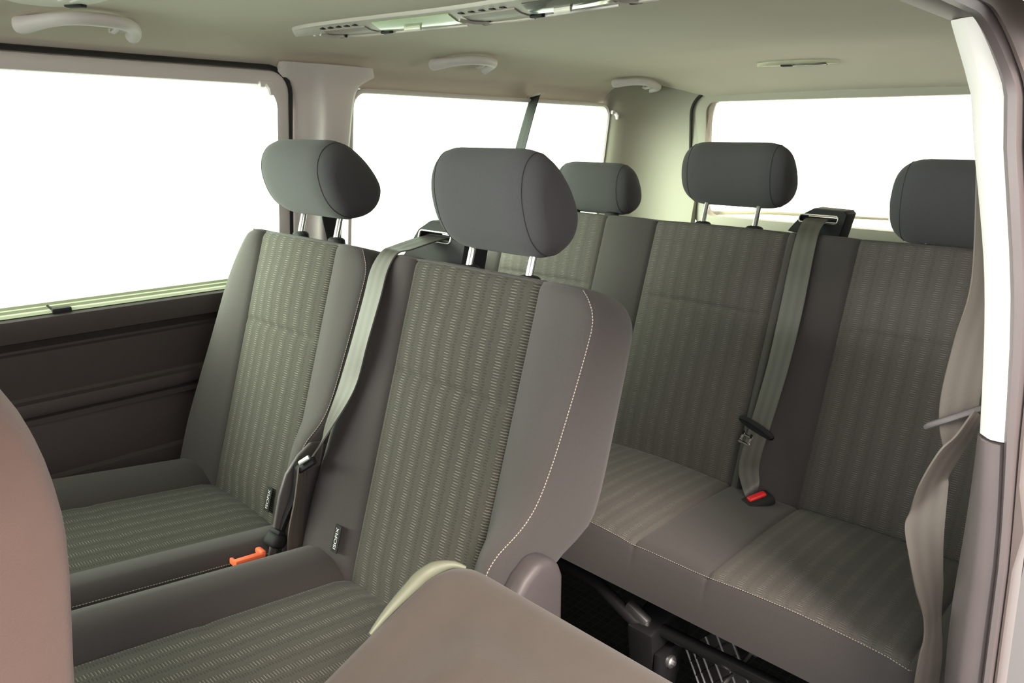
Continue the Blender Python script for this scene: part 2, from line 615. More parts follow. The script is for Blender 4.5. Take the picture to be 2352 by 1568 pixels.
BODY = plain('white_paint', (0.8, 0.8, 0.8), 0.3, var=0.02)
P_WARM = plain('door_frame_trim', (0.115, 0.092, 0.085), 0.5, var=0.15, scale=8, spec=0.4)


# ------------------------------------------------------------------ the cabin
def xw(z):
    """left wall, leaning in towards the roof"""
    return -1.60 - 0.115 * (1.2 - z) if z > 0.86 else -1.639


CX = -0.88
ROOF = [(-1.600, 1.310), (-1.588, 1.328), (-1.568, 1.348), (-1.535, 1.370), (-1.48, 1.389), (-1.40, 1.400), (-1.2, 1.408), (-1.04, 1.410), (CX, 1.411)]
ROOF = ROOF + [(2 * CX - a, b) for a, b in ROOF[-2::-1]]


def roof_z(x):
    return slerp_tab(ROOF, x)


# floor, ground
mm = M()
mm.box((CX, 0.65, -0.02), (1.62, 3.6, 0.04))
mm.build('floor', MATGRID, smooth_=False, kind='structure')
# headliner
mm = M()
ys = lin(-0.55, 1.9, 12) + [1.98, 2.05, 2.12, 2.19, 2.25, 2.29]
YD = [(1.9, 0.0), (2.05, -0.012), (2.15, -0.032), (2.25, -0.062), (2.29, -0.072)]
rows, rows2 = [], []
xs_ = []
for i in range(len(ROOF) - 1):
    for k in range(3): xs_.append(ROOF[i][0] + (ROOF[i + 1][0] - ROOF[i][0]) * k / 3)
xs_.append(ROOF[-1][0])


def ceil_pt(x, y, off=0.0):
    f = 1.0 if abs(x - CX) < 0.45 else max(0.0, 1 - (abs(x - CX) - 0.45) / 0.27)
    return Vector((x, y, roof_z(x) + lerp(YD, y) * f - off))


for y in ys:
    rows.append([ceil_pt(x, y) for x in xs_] + [ceil_pt(x, y, -0.03) for x in xs_[::-1]])
mm.grid(rows, closed_u=True, cap=True)
mm.build('ceiling', HEADLINER, kind='structure')


def rr(y0, y1, z0, z1, r, n=6):
    """rounded rectangle outline, counter-clockwise"""
    out = []
    for cy, cz, a0 in ((y1 - r, z1 - r, 0), (y0 + r, z1 - r, 90), (y0 + r, z0 + r, 180), (y1 - r, z0 + r, 270)):
        for k in range(n + 1):
            a = radians(a0 + 90 * k / n)
            out.append((cy + r * cos(a), cz + r * sin(a)))
    return out


def ring(mmx, inner, outer, fn, d_in, d_out, lip=0.0):
    """flat frame between two outlines of equal count, fn(a,b,d)"""
    n = len(inner)
    A = [fn(a, b, d_in) for a, b in inner]; B = [fn(a, b, d_in) for a, b in outer]
    C = [fn(a, b, d_out) for a, b in outer]; D = [fn(a, b, d_out) for a, b in inner]
    mid = [fn((a + c) / 2, (b + d) / 2, d_in + lip) for (a, b), (c, d) in zip(inner, outer)]
    mmx.grid([A, mid, B, C, D], closed_u=True, closed_v=True)


wl = lambda y, z, d: Vector((xw(z) + d, y, z))

# left side door: lower panel with its grooves (one profile swept along the cabin)
PROF = [(0.885, -0.03), (0.885, 0.030), (0.880, 0.040), (0.872, 0.042), (0.838, 0.036), (0.834, 0.026), (0.818, 0.012), (0.813, 0.012), (0.809, 0.018), (0.800, 0.018),
        (0.722, 0.010), (0.716, 0.014), (0.712, 0.026), (0.702, 0.028), (0.690, 0.027), (0.686, 0.014), (0.682, 0.014), (0.679, 0.024), (0.668, 0.024), (0.664, 0.010), (0.660, 0.012),
        (0.650, 0.014), (0.556, 0.018), (0.549, 0.026), (0.540, 0.027), (0.500, 0.034), (0.30, 0.05), (0.0, 0.05), (0.0, -0.03)]
PROF = [(a - 0.019, b) for a, b in PROF[:-2]] + PROF[-2:]
mm = M()
rows = []
for y in lin(-1.0, 0.93, 10):
    rows.append([Vector((-1.639 + d, y, z)) for z, d in PROF])
mm.grid(rows, closed_u=True, cap=True)
mm.build('door_1', P_DARK, angle=25, kind='structure')
# quarter panel behind it
mm = M()
rows = []
for y in lin(0.935, 2.34, 6):
    rows.append([Vector((-1.639 + d, y, z)) for z, d in ((0.86, -0.03), (0.86, 0.03), (0.845, 0.04), (0.55, 0.035), (0.5, 0.05), (0.0, 0.05), (0.0, -0.03))])
mm.grid(rows, closed_u=True, cap=True)
mm.build('wall_left', P_DARK, angle=25, kind='structure')
# rail along the foot of the door window, its lit look in the colour
mm = M()
rows = []
for y in (-1.0, 0.9):
    rows.append([Vector((x, y, z)) for x, z in ((-1.655, 0.866), (-1.655, 0.884), (-1.634, 0.883), (-1.632, 0.878), (-1.624, 0.877), (-1.622, 0.872), (-1.612, 0.871), (-1.607, 0.8665))])
mm.grid(rows, closed_u=True, cap=True)
mm.build('trim_1', P_SILL, angle=20, kind='structure')
# same rail under the quarter window
mm = M()
rows = []
for y in (1.10, 2.08):
    rows.append([Vector((x, y, z)) for x, z in ((-1.655, 0.861), (-1.655, 0.888), (-1.636, 0.887), (-1.632, 0.879), (-1.618, 0.878), (-1.604, 0.8615))])
mm.grid(rows, closed_u=True, cap=True)
mm.build('trim_2', P_SILL, angle=20, kind='structure')


def window(name, y0, y1, z0, z1, r, fwid, fmat, gmat, fn, d_in=0.012, d_out=-0.02, gd=-0.012, lip=0.004, ro=None):
    mmx = M()
    ring(mmx, rr(y0, y1, z0, z1, r), rr(y0 - fwid, y1 + fwid, z0 - fwid, z1 + fwid, ro or (r + fwid)), fn, d_in, d_out, lip)
    f = mmx.build(name, fmat, kind='structure')
    g = M()
    o = rr(y0 - 0.004, y1 + 0.004, z0 - 0.004, z1 + 0.004, r)
    k = len(o)
    g.add([fn(a, b, gd) for a, b in o] + [fn(a, b, gd - 0.004) for a, b in o],
          [tuple(range(k)), tuple(range(2 * k - 1, k - 1, -1))] + [(i, k + i, k + (i + 1) % k, (i + 1) % k) for i in range(k)])
    g.build('pane', gmat, f, smooth_=False)
    return f


window('window_1', -0.95, 0.882, 0.868, 1.306, 0.05, 0.028, P_LIGHT, GLASS_L, wl, ro=0.045)
window('window_2', 1.083, 2.086, 0.885, 1.300, 0.035, 0.010, P_LIGHT, GLASS_L, wl)
# rubber door seal: along the top of the door and down its rear edge
mm = M()
pth = [wl(-1.0, 1.341, 0.018), wl(0.86, 1.341, 0.018)]
for k in range(1, 7):
    a = radians(90 - 90 * k / 6)
    pth.append(wl(0.862 + 0.052 * cos(a), 1.289 + 0.052 * sin(a), 0.012))
pth += [wl(0.914, 1.2, 0.010), wl(0.914, 1.05, 0.010), wl(0.914, 0.88, 0.010), (-1.62, 0.916, 0.5)]
mm.tube(pth, 0.0055, 8)
mm.build('trim_3', RUBBER, kind='structure')


# B pillar trim, flaring into the headliner
def pillar(name, tab, mat, dep=0.045):
    mmx = M()
    rows_ = []
    for z in lin(0.86, 1.353, 26):
        a, b = slerp_tab([(t[0], t[1]) for t in tab], z), slerp_tab([(t[0], t[2]) for t in tab], z)
        x0 = xw(min(z, 1.31)) + (max(0, z - 1.31) * 1.15)
        r_ = []
        for t, d in ((0, -0.02), (0, 0.004), (0.06, 0.014), (0.22, 0.020), (0.30, 0.024), (0.36, dep - 0.006), (0.42, dep), (0.7, dep), (0.86, dep - 0.006), (0.94, dep - 0.016), (0.99, 0.010), (1.0, -0.02)):
            k = 1.0 - max(0, (z - 1.25) / 0.103) ** 2 * 0.75
            r_.append(Vector((x0 + (d * k if d > 0 else d), a + (b - a) * t, z)))
        rows_.append(r_)
    mmx.grid(rows_, closed_u=True, cap=True)
    return mmx.build(name, mat, angle=60, kind='structure')


pillar('trim_4', [(0.86, 0.924, 1.045), (1.0, 0.924, 1.052), (1.2, 0.924, 1.072), (1.27, 0.922, 1.080), (1.305, 0.912, 1.094), (1.325, 0.895, 1.112), (1.335, 0.880, 1.132), (1.342, 0.872, 1.140), (1.348, 0.872, 1.134), (1.353, 0.88, 1.112)], P_LIGHT)

# D pillar trim: from quarter window round to the tailgate window
mm = M()
plan = [(0.0, 2.085), (0.006, 2.09), (0.020, 2.10), (0.034, 2.118), (0.046, 2.15), (0.058, 2.185), (0.085, 2.225), (0.125, 2.262), (0.18, 2.287), (0.235, 2.300), (0.262, 2.306), (0.265, 2.33), (0.1, 2.36), (-0.03, 2.33), (-0.03, 2.085)]
rows = []
for z in lin(0.84, 1.40, 24):
    rows.append([])
    for i, (dx, y) in enumerate(plan):
        hump = 0.0
        k = max(0, (z - 1.27) / 0.08)
        rows[-1].append(Vector((xw(min(z, 1.31)) + dx + 0.026 * k * k, y - 0.018 * k * k * (1 if dx > 0.05 else 0.5), z)))
mm.grid(rows, closed_u=True, cap=True)
P_REAR = plain('yellowed_grey_trim', (0.40, 0.39, 0.325), 0.6, var=0.05, scale=5)
mm.build('trim_5', P_REAR, angle=50, kind='structure')

# tailgate with its window
tg = lambda x, z, d: Vector((x, 2.335 - 0.10 * (z - 1.0) - d, z))
mm = M()
ring(mm, rr(-1.335, -0.425, 0.945, 1.318, 0.035), rr(-1.375, -0.385, 0.90, 1.350, 0.06), tg, 0.012, -0.03, 0.003)
wb = mm.build('window_3', P_REAR, kind='structure')
g = M()
o = rr(-1.34, -0.42, 0.94, 1.323, 0.035)
k = len(o)
g.add([tg(a, b, -0.01) for a, b in o] + [tg(a, b, -0.014) for a, b in o],
      [tuple(range(k)), tuple(range(2 * k - 1, k - 1, -1))] + [(i, k + i, k + (i + 1) % k, (i + 1) % k) for i in range(k)])
g.build('pane', GLASS_R, wb, smooth_=False)
mm = M()
mm.box((CX, 2.365, 0.45), (1.60, 0.04, 0.90), 0.01)
mm.build('wall_back', P_DARK, kind='structure')
# rubber gasket round the tailgate opening
mm = M()
o = rr(-1.385, -0.375, 0.86, 1.347, 0.07, 8)
pp = [tg(a, b, 0.022) for a, b in o]
mm.tube(pp + [pp[0]], 0.005, 8, cap=False)
mm.build('trim_6', RUBBER, kind='structure')

# added partition that blocks low front light; then the shut front door, out of view
mm = M()
mm.box((CX, -0.66, 0.605), (1.50, 0.08, 1.21), 0.03)
mm.build('light_block_front', P_DARK, kind='structure')  # unseen, added to keep front light off the lower seats
mm = M()
mm.box((-0.09, -0.66, 0.44), (0.05, 0.80, 0.88), 0.01)
mm.build('door_2', P_DARK, kind='structure')
mm = M()
rows = []
for z in lin(0.87, 1.34, 10):
    x_ = slerp_tab([(0.87, -0.13), (1.1, -0.155), (1.34, -0.215)], z)
    rows.append([Vector((x_ + a, y_, z)) for a, y_ in ((-0.03, -0.30), (0.03, -0.30), (0.03, -0.40), (-0.03, -0.40))])
mm.grid(rows, closed_u=True, cap=True)
mm.build('trim_13', P_DARK, kind='structure')

# right rear side of the cabin
rx = lambda z: 2 * CX - xw(z)
wr = lambda y, z, d: Vector((rx(z) - d, y, z))
mm = M()
rows = []
for y in lin(1.06, 2.34, 6):
    rows.append([Vector((-0.121 - d, y, z)) for z, d in ((0.87, -0.006), (0.87, 0.0), (0.85, 0.005), (0.0, 0.005), (0.0, -0.006))])
mm.grid(rows, closed_u=True, cap=True)
mm.build('wall_right', P_DARK, angle=25, kind='structure')
window('window_4', 1.09, 2.086, 0.905, 1.300, 0.035, 0.020, P_LIGHT, GLASS_D, wr)
mm = M()
rows = []
for z in lin(0.84, 1.35, 12):
    rows.append([Vector((rx(min(z, 1.31)) - dx, y, z)) for dx, y in plan])
mm.grid(rows, closed_u=True, cap=True)
mm.build('trim_7', P_REAR, angle=50, kind='structure')


# rear pillar and header of the open side door
def xo(z):
    """inner edge of the door opening"""
    return slerp_tab([(0.0, -0.150), (0.45, -0.152), (0.64, -0.158), (0.75, -0.162), (0.87, -0.173), (1.05, -0.196), (1.21, -0.232), (1.25, -0.240), (1.29, -0.256), (1.36, -0.285)], z)


def xe(z):
    """width of the pillar trim"""
    return lerp([(0, 0.038), (0.45, 0.038), (0.6, 0.036), (0.87, 0.030), (1.1, 0.031), (1.2, 0.034), (1.25, 0.037), (1.33, 0.040)], z)


def sweep(name, prof, zs, mat, angle=45):
    """prof: (inward offset from xo, y) polygon, swept up the pillar"""
    mmx = M()
    rows_ = [[Vector((xo(z) + a * xe(z) / 0.040, y, z)) for a, y in (prof(z) if callable(prof) else prof)] for z in zs]
    mmx.grid(rows_, closed_u=True, cap=True)
    return mmx.build(name, mat, angle=angle, kind='structure')


sweep('trim_8', [(0.0, 1.06), (0.0, 0.972), (0.004, 0.958), (0.018, 0.946), (0.022, 0.944), (0.034, 0.944), (0.046, 0.947), (0.048, 0.958), (0.03, 1.06)], lin(0.874, 1.326, 18), plain('white_pillar_trim', (0.80, 0.78, 0.76), 0.5, var=0.02))


def lowprof(z):
    k = 0.010 * sin(pi * min(1, max(0, (z - 0.45) / 0.42)))
    return [(0.0 - k * 0.6, 1.07), (-0.004 - k * 0.6, 0.985), (0.0 - k, 0.962), (0.010, 0.945), (0.018, 0.940), (0.036, 0.941), (0.0395, 0.946), (0.041, 0.962), (0.041, 1.07)]


sweep('trim_9', lowprof, lin(0.0, 0.871, 24), P_PILLAR)


# outer seal frame: up the pillar, round the corner, forward along the roof edge
def frame_path():
    out = []
    for z in lin(0.0, 1.245, 24): out.append((z, 0.945, Vector((0, 1, 0))))
    R = 0.085
    for k in range(1, 11):
        a = radians(9 * k)
        out.append((1.245 + R * sin(a), 0.945 - R + R * cos(a), Vector((0, cos(a), sin(a)))))
    for y in lin(0.80, -1.0, 8): out.append((1.330, y, Vector((0, 0, 1))))
    return out


def frame_sweep(name, prof, mat, bulge=False):
    mmx = M()
    rows_ = []
    for z, y, nrm in frame_path():
        b = exp(-((z - 0.77) / 0.022) ** 2) * 0.009 if (bulge and y > 0.9) else 0
        k_ = lerp([(0, 0.5), (0.8, 0.5), (1.0, 0.75), (1.36, 0.75)], z)
        rows_.append([Vector((xo(z) + xe(z) + (a - 0.040) * k_ + (b if a > 0.07 else 0), y, z)) + nrm * d for a, d in prof])
    mmx.grid(rows_, closed_u=True, cap=True)
    return mmx.build(name, mat, angle=45, kind='structure')


frame_sweep('trim_10', [(0.040, 0.010), (0.041, -0.004), (0.047, -0.010), (0.058, -0.010), (0.062, -0.004), (0.064, 0.0), (0.066, 0.05), (0.040, 0.05)], P_PILLAR)
frame_sweep('trim_11', [(0.0635, 0.004), (0.066, -0.004), (0.071, -0.005), (0.075, 0.003), (0.075, 0.05), (0.066, 0.05)], P_WARM, True)
# header cover between the headliner and the seal, above the opening
mm = M()
rows = []
for y in lin(0.985, -1.0, 9):
    rows.append([Vector((x, y, z)) for x, z in ((-0.312, 1.372), (-0.300, 1.352), (-0.285, 1.336), (-0.272, 1.328), (-0.245, 1.326), (-0.228, 1.330), (-0.20, 1.36), (-0.21, 1.385), (-0.30, 1.39))])
mm.grid(rows, closed_u=True, cap=True)
mm.build('trim_12', P_WARM, kind='structure')


# ------------------------------------------------------------------ seats
AX = Vector((0, 0.286, 0.958))
NF = Vector((0, -0.958, 0.286))


class Back:
    """a seat backrest: loft of cross-sections up the tilted axis.  x0..x1 across, inserts = patterned panels"""

    def __init__(self, org, x0, x1, inserts, H=0.545, edge=None, back=None, r_top=0.055, bolster=0.010, crease=0.36, h0=-0.06, raise_=0.0, edge_l=None, r_left=None):
        self.org, self.x0, self.x1, self.ins, self.H = Vector(org), x0, x1, inserts, H
        self.edge = edge or [(-0.1, 0.0), (0.6, 0.0)]
        self.edge_l = edge_l or self.edge
        self.r_left = r_left
        self.back = back or [(-0.1, -0.09), (0.5, -0.10), (0.545, -0.095)]
        self.rt, self.bol, self.crease, self.h0, self.raise_ = r_top, bolster, crease, h0, raise_

    def half(self, h, left=False):
        """how far the outline has drawn in at the top corners"""
        r = (self.r_left or self.rt) if left else self.rt
        if left and self.r_left:
            d = (h - (self.H - 2.2 * r)) / (2.2 * r)
            return r * (1 - sqrt(max(0, 1 - d * d))) if d > 0 else 0.0
        d = h - (self.H - r)
        return r - sqrt(max(0, r * r - d * d)) if d > 0 else 0.0

    def pt(self, x, h, n):
        p = self.org + AX * h + NF * n
        return Vector((p.x + x, p.y, p.z))

    def n(self, x, h):
        e = slerp_tab(self.edge_l if x < 0.5 * (self.x0 + self.x1) else self.edge, h)
        x0, x1 = self.x0 + self.half(h, True), self.x1 - self.half(h)
        lo, hi = self.ins[0][0], self.ins[-1][1]
        v = 0.0
        inside = False
        for a, b in self.ins:
            if a <= x <= b:
                inside = True
                t = (x - (a + b) / 2) / ((b - a) / 2)
                v = 0.010 * (1 - t * t) * (1 if h > 0.05 else max(0, h / 0.05))
                c = (h - self.crease) / 0.006
                v -= 0.006 * exp(-c * c) * (1 - t ** 8)
                v += 0.005 * exp(-((h - self.crease - 0.07) / 0.05) ** 2) * (1 - t * t)
        if not inside:
            if x < lo or x > hi:
                edge, far = (lo, x0) if x < lo else (hi, x1)
                t = min(1, max(0, (x - edge) / (far - edge))) if abs(far - edge) > 1e-6 else 1
                sm = t * t * (3 - 2 * t)
                v = e * sm + self.bol * sin(pi * min(1, t * 0.9))
            else:
                for (a, b), (c, d) in zip(self.ins, self.ins[1:]):
                    if b < x < c:
                        t = (x - b) / (c - b)
                        v = self.raise_ * sin(pi * t)
        for a, b in self.ins:
            for q in (a, b):
                v -= 0.005 * exp(-((x - q) / 0.004) ** 2)
        v -= fillet(self.H - h, 0.018)
        v -= fillet(min(x - x0, x1 - x), 0.014)
        return v

    def xs(self):
        s = set()
        cuts = [self.x0] + [q for ab in self.ins for q in ab] + [self.x1]
        for q in cuts[1:-1]:
            for d in (-0.012, -0.006, -0.003, 0, 0.003, 0.006, 0.012): s.add(round(q + d, 5))
        for a, b in zip(cuts, cuts[1:]):
            k = max(4, int((b - a) / 0.022))
            for i in range(1, k): s.add(round(a + (b - a) * i / k, 5))
        for d in (0, 0.0015, 0.004, 0.008, 0.014):
            s.add(round(self.x0 + d, 5)); s.add(round(self.x1 - d, 5))
        out = sorted(s)
        res = [out[0]]
        for q in out[1:]:
            if q - res[-1] > 0.0012 or q in (self.x1,): res.append(q)
        return res

    def hs(self):
        H = self.H
        a = lin(self.h0, self.crease - 0.03, 22) + [self.crease + d for d in (-0.02, -0.012, -0.007, -0.004, 0, 0.004, 0.007, 0.012, 0.02, 0.03)]
        a += lin(self.crease + 0.04, H - 0.055, 8)
        a += [H - q for q in (0.045, 0.036, 0.028, 0.02, 0.014, 0.009, 0.005, 0.002, 0.0)]
        return a

    def mapx(self, x, h):
        s = self.half(h)
        lo, hi = self.ins[0][0], self.ins[-1][1]
        if x < lo: return lo - (lo - x) * (lo - self.x0 - self.half(h, True)) / (lo - self.x0)
        if x > hi: return hi + (x - hi) * (self.x1 - s - hi) / (self.x1 - hi)
        return x

    def build(self, parent, name='backrest', pat=None):
        xs, hs = self.xs(), self.hs()
        isin = lambda a, b: any(p - 1e-5 <= a and b <= q + 1e-5 for p, q in self.ins)
        front = [[self.pt(self.mapx(x, h), h, self.n(self.mapx(x, h), h)) for x in xs] for h in hs]
        body, ins = M(), [M() for _ in self.ins]
        # front strips
        j = 0
        while j < len(xs) - 1:
            k = j
            st = isin(xs[j], xs[j + 1])
            while k < len(xs) - 1 and isin(xs[k], xs[k + 1]) == st and not (st and k > j and any(abs(xs[k] - q) < 1e-5 for _, q in self.ins)): k += 1
            rows_ = [r[j:k + 1] for r in front]
            uv = [[(self.org.x + x, h) for x in xs[j:k + 1]] for h in hs]
            if st:
                idx = next(i for i, (p, q) in enumerate(self.ins) if p - 1e-5 <= xs[j] and xs[j + 1] <= q + 1e-5)
                ins[idx].grid(rows_, uvs=uv)
            else:
                body.grid(rows_)
            j = k
        # sides, back, top
        def back_n(x, h):
            x0, x1 = self.x0 + self.half(h, True), self.x1 - self.half(h)
            return slerp_tab(self.back, h) + fillet(self.H - h, 0.02) + fillet(min(x - x0, x1 - x), 0.03)
        bx = [self.x0, self.x0 + 0.004, self.x0 + 0.012, self.x0 + 0.03] + lin(self.x0 + 0.06, self.x1 - 0.06, 6) + [self.x1 - 0.03, self.x1 - 0.012, self.x1 - 0.004, self.x1]
        back = [[self.pt(self.mapx(x, h), h, back_n(self.mapx(x, h), h)) for x in bx] for h in hs]
        body.grid(back)
        for sgn, fj, bj in ((-1, 0, 0), (1, -1, -1)):
            rows_ = []
            for i, h in enumerate(hs):
                a, b = front[i][fj], back[i][bj]
                rows_.append([a.lerp(b, t) + Vector((sgn * 0.004 * sin(pi * t), 0, 0)) for t in lin(0, 1, 6)])
            body.grid(rows_)
        topf, topb = front[-1], back[-1]
        loop = topf + topb[::-1]
        body.add(loop, [tuple(range(len(loop)))])
        loop = front[0] + back[0][::-1]
        body.add(loop, [tuple(range(len(loop)))[::-1]])
        b = body.build(name, F_PLAIN, parent, angle=50)
        for q in ins: q.build('patterned_panel', pat or F_PAT, b, angle=80)
        self.obj = b
        return b

    def stitching(self, sides=(1,), h_lo=0.13, top=True):
        for s in sides:
            mmx = M()
            pth = []
            for h in lin(h_lo, self.H - self.rt, 40) + [self.H - self.rt + self.rt * sin(radians(a)) for a in (15, 30, 45, 58, 68)]:
                x = (self.x1 - self.half(h) - 0.0055) if s > 0 else (self.x0 + self.half(h, True) + 0.0055)
                pth.append(self.pt(x, h, self.n(x, h) + 0.0006))
            mmx.tube(pth, 0.0007, 5)
            mmx.build('stitching', STITCH, self.obj, label='pale dashed edge stitching')
        if top:
            mmx = M()
            h = self.H - 0.004
            pth = []
            for x in lin(self.x0 + self.half(h, True) + 0.004, self.x1 - self.half(h) - 0.004, 40):
                pth.append(self.pt(x, h, self.n(x, h) + 0.0008))
            mmx.tube(pth, 0.0018, 6)
            mmx.build('piping', F_PLAIN, self.obj)


def fabric_tag(back, x, h, parent, lean=0.0):
    """small black sewn-in label, lettering running upwards"""
    mmx = M()
    wv, hv = 0.0165, 0.046
    c = back.pt(x, h, back.n(x, h) + 0.006)
    ex, ey = (Vector((1, 0, 0)) + NF * lean).normalized(), AX
    nn = ex.cross(ey)
    if nn.dot(NF) < 0: nn = -nn
    P = lambda a, b, d: c + ex * a + ey * b + nn * d
    o = [(-wv / 2, -hv / 2), (wv / 2, -hv / 2), (wv / 2, hv / 2), (-wv / 2, hv / 2)]
    mmx.prism(o, -0.0006, 0.0006, P)
    vs_, fs = text_mesh('ISOFIX', 0.0125)
    mmx.add([P(-b * 0.82, a, 0.0009) for a, b in vs_], fs, None, 1)
    mmx.build('fabric_tag', [P_BLACK, WHITE_INK], parent, smooth_=False, label='black fabric label reading ISOFIX')


def cushion(parent, org, x0, x1, inserts, y0, y1, zc, bol, z_bot, stitch_sides=True, wavy=None, pat=None):
    """y0 rear, y1 front edge (y1<y0).  zc(y) centre height, bol side bolster height"""
    O = Vector(org)
    cuts = [x0] + [q for ab in inserts for q in ab] + [x1]
    s = set()
    for q in cuts[1:-1]:
        for d in (-0.012, -0.006, -0.003, 0, 0.003, 0.006, 0.012): s.add(round(q + d, 5))
    for a, b in zip(cuts, cuts[1:]):
        k = max(4, int((b - a) / 0.022))
        for i in range(1, k): s.add(round(a + (b - a) * i / k, 5))
    for d in (0, 0.002, 0.006, 0.012, 0.02):
        s.add(round(x0 + d, 5)); s.add(round(x1 - d, 5))
    xs = []
    for q in sorted(s):
        if not xs or q - xs[-1] > 0.0012: xs.append(q)
    ysl = lin(y0, y1 + 0.06, 22) + [y1 + d for d in (0.045, 0.03, 0.02, 0.012, 0.006, 0.002, 0.0)]
    R = 0.022
    lo, hi = inserts[0][0], inserts[-1][1]

    def top(x, y):
        v = zc(y)
        if x < lo or x > hi:
            t = (lo - x) / (lo - x0) if x < lo else (x - hi) / (x1 - hi)
            t = min(1, max(0, t))
            v += bol * (sin(pi * 0.5 * min(1, t / 0.5)) ** 1.2 if t < 0.5 else 1 - 0.5 * ((t - 0.5) / 0.5) ** 2)
        for a, b in inserts:
            if a <= x <= b:
                t = (x - (a + b) / 2) / ((b - a) / 2)
                v += (wavy(t, y) if wavy else 0.0)
            for q in (a, b): v -= 0.005 * exp(-((x - q) / 0.004) ** 2)
        v -= fillet(min(x - x0, x1 - x), R) + fillet(y - y1, R)
        return v
    P = lambda x, y, z: O + Vector((x, y, z))
    G = [[P(x, y, top(x, y)) for x in xs] for y in ysl]
    mid_ = len(xs) // 2
    arc = [0.0]
    for i in range(1, len(ysl)): arc.append(arc[-1] + (G[i][mid_] - G[i - 1][mid_]).length)
    body, ins = M(), [M() for _ in inserts]
    isin = lambda a, b: next((i for i, (p, q) in enumerate(inserts) if p - 1e-5 <= a and b <= q + 1e-5), -1)
    for jj in range(len(xs) - 1):
        i = isin(xs[jj], xs[jj + 1])
        rows_ = [r[jj:jj + 2] for r in G]
        if i >= 0:
            ins[i].grid(rows_[:-2], uvs=[[(O.x + x, q) for x in xs[jj:jj + 2]] for q in arc[:-2]])
            body.grid(rows_[-3:])
        else: body.grid(rows_)
    loop = [G[-1][j] for j in range(len(xs))]
    left = [G[i][0] for i in range(len(ysl))]
    right = [G[i][-1] for i in range(len(ysl))]
    rear = [G[0][j] for j in range(len(xs))]
    zb = O.z + z_bot
    for edge, dv in ((loop, Vector((0, -1, 0))), (left, Vector((-1, 0, 0))), (right, Vector((1, 0, 0))), (rear, Vector((0, 1, 0)))):
        rows_ = []
        for t in (0, 0.12, 0.4, 0.8, 1.0):
            off = 0.006 * sin(pi * min(1, t * 1.1))
            rows_.append([Vector((p.x, p.y, p.z + (zb - p.z) * t)) + dv * off * (1 if 0 < t else 0) for p in edge])
        body.grid(rows_)
    body.add([P(x0, y0, z_bot), P(x1, y0, z_bot), P(x1, y1, z_bot), P(x0, y1, z_bot)], [(0, 1, 2, 3)])
    b = body.build('cushion', F_PLAIN, parent, angle=60)
    for q in ins: q.build('patterned_panel', pat or F_PAT, b, angle=80)
    d = 0.0035
    path = [P(x1 - d + 0.002, y, top(x1 - d, y) + 0.0006) for y in lin(y0 - 0.05, y1 + 0.03, 24)]
    path2 = [P(x, y1 + 0.005, top(x, y1 + 0.006) + 0.0004) for x in lin(x0 + 0.03, x1 - 0.03, 50)]
    path3 = [P(x0 + d - 0.002, y, top(x0 + d, y) + 0.0006) for y in lin(y0 - 0.05, y1 + 0.03, 24)]
    for pp in ([path2, path, path3] if stitch_sides else [path2]):
        mmx = M()
        mmx.tube(pp, 0.0007, 5)
        mmx.build('stitching', STITCH, b, label='pale dashed edge stitching')
    return b


HPROF = [(0.050, 0.0), (0.030, 0.008), (0.013, 0.024), (0.002, 0.045), (-0.004, 0.07), (-0.005, 0.095), (0.001, 0.118), (0.013, 0.134), (0.030, 0.142), (0.048, 0.140),
         (0.066, 0.128), (0.084, 0.108), (0.099, 0.085), (0.110, 0.06), (0.113, 0.04), (0.106, 0.02), (0.09, 0.006), (0.07, 0.0)]


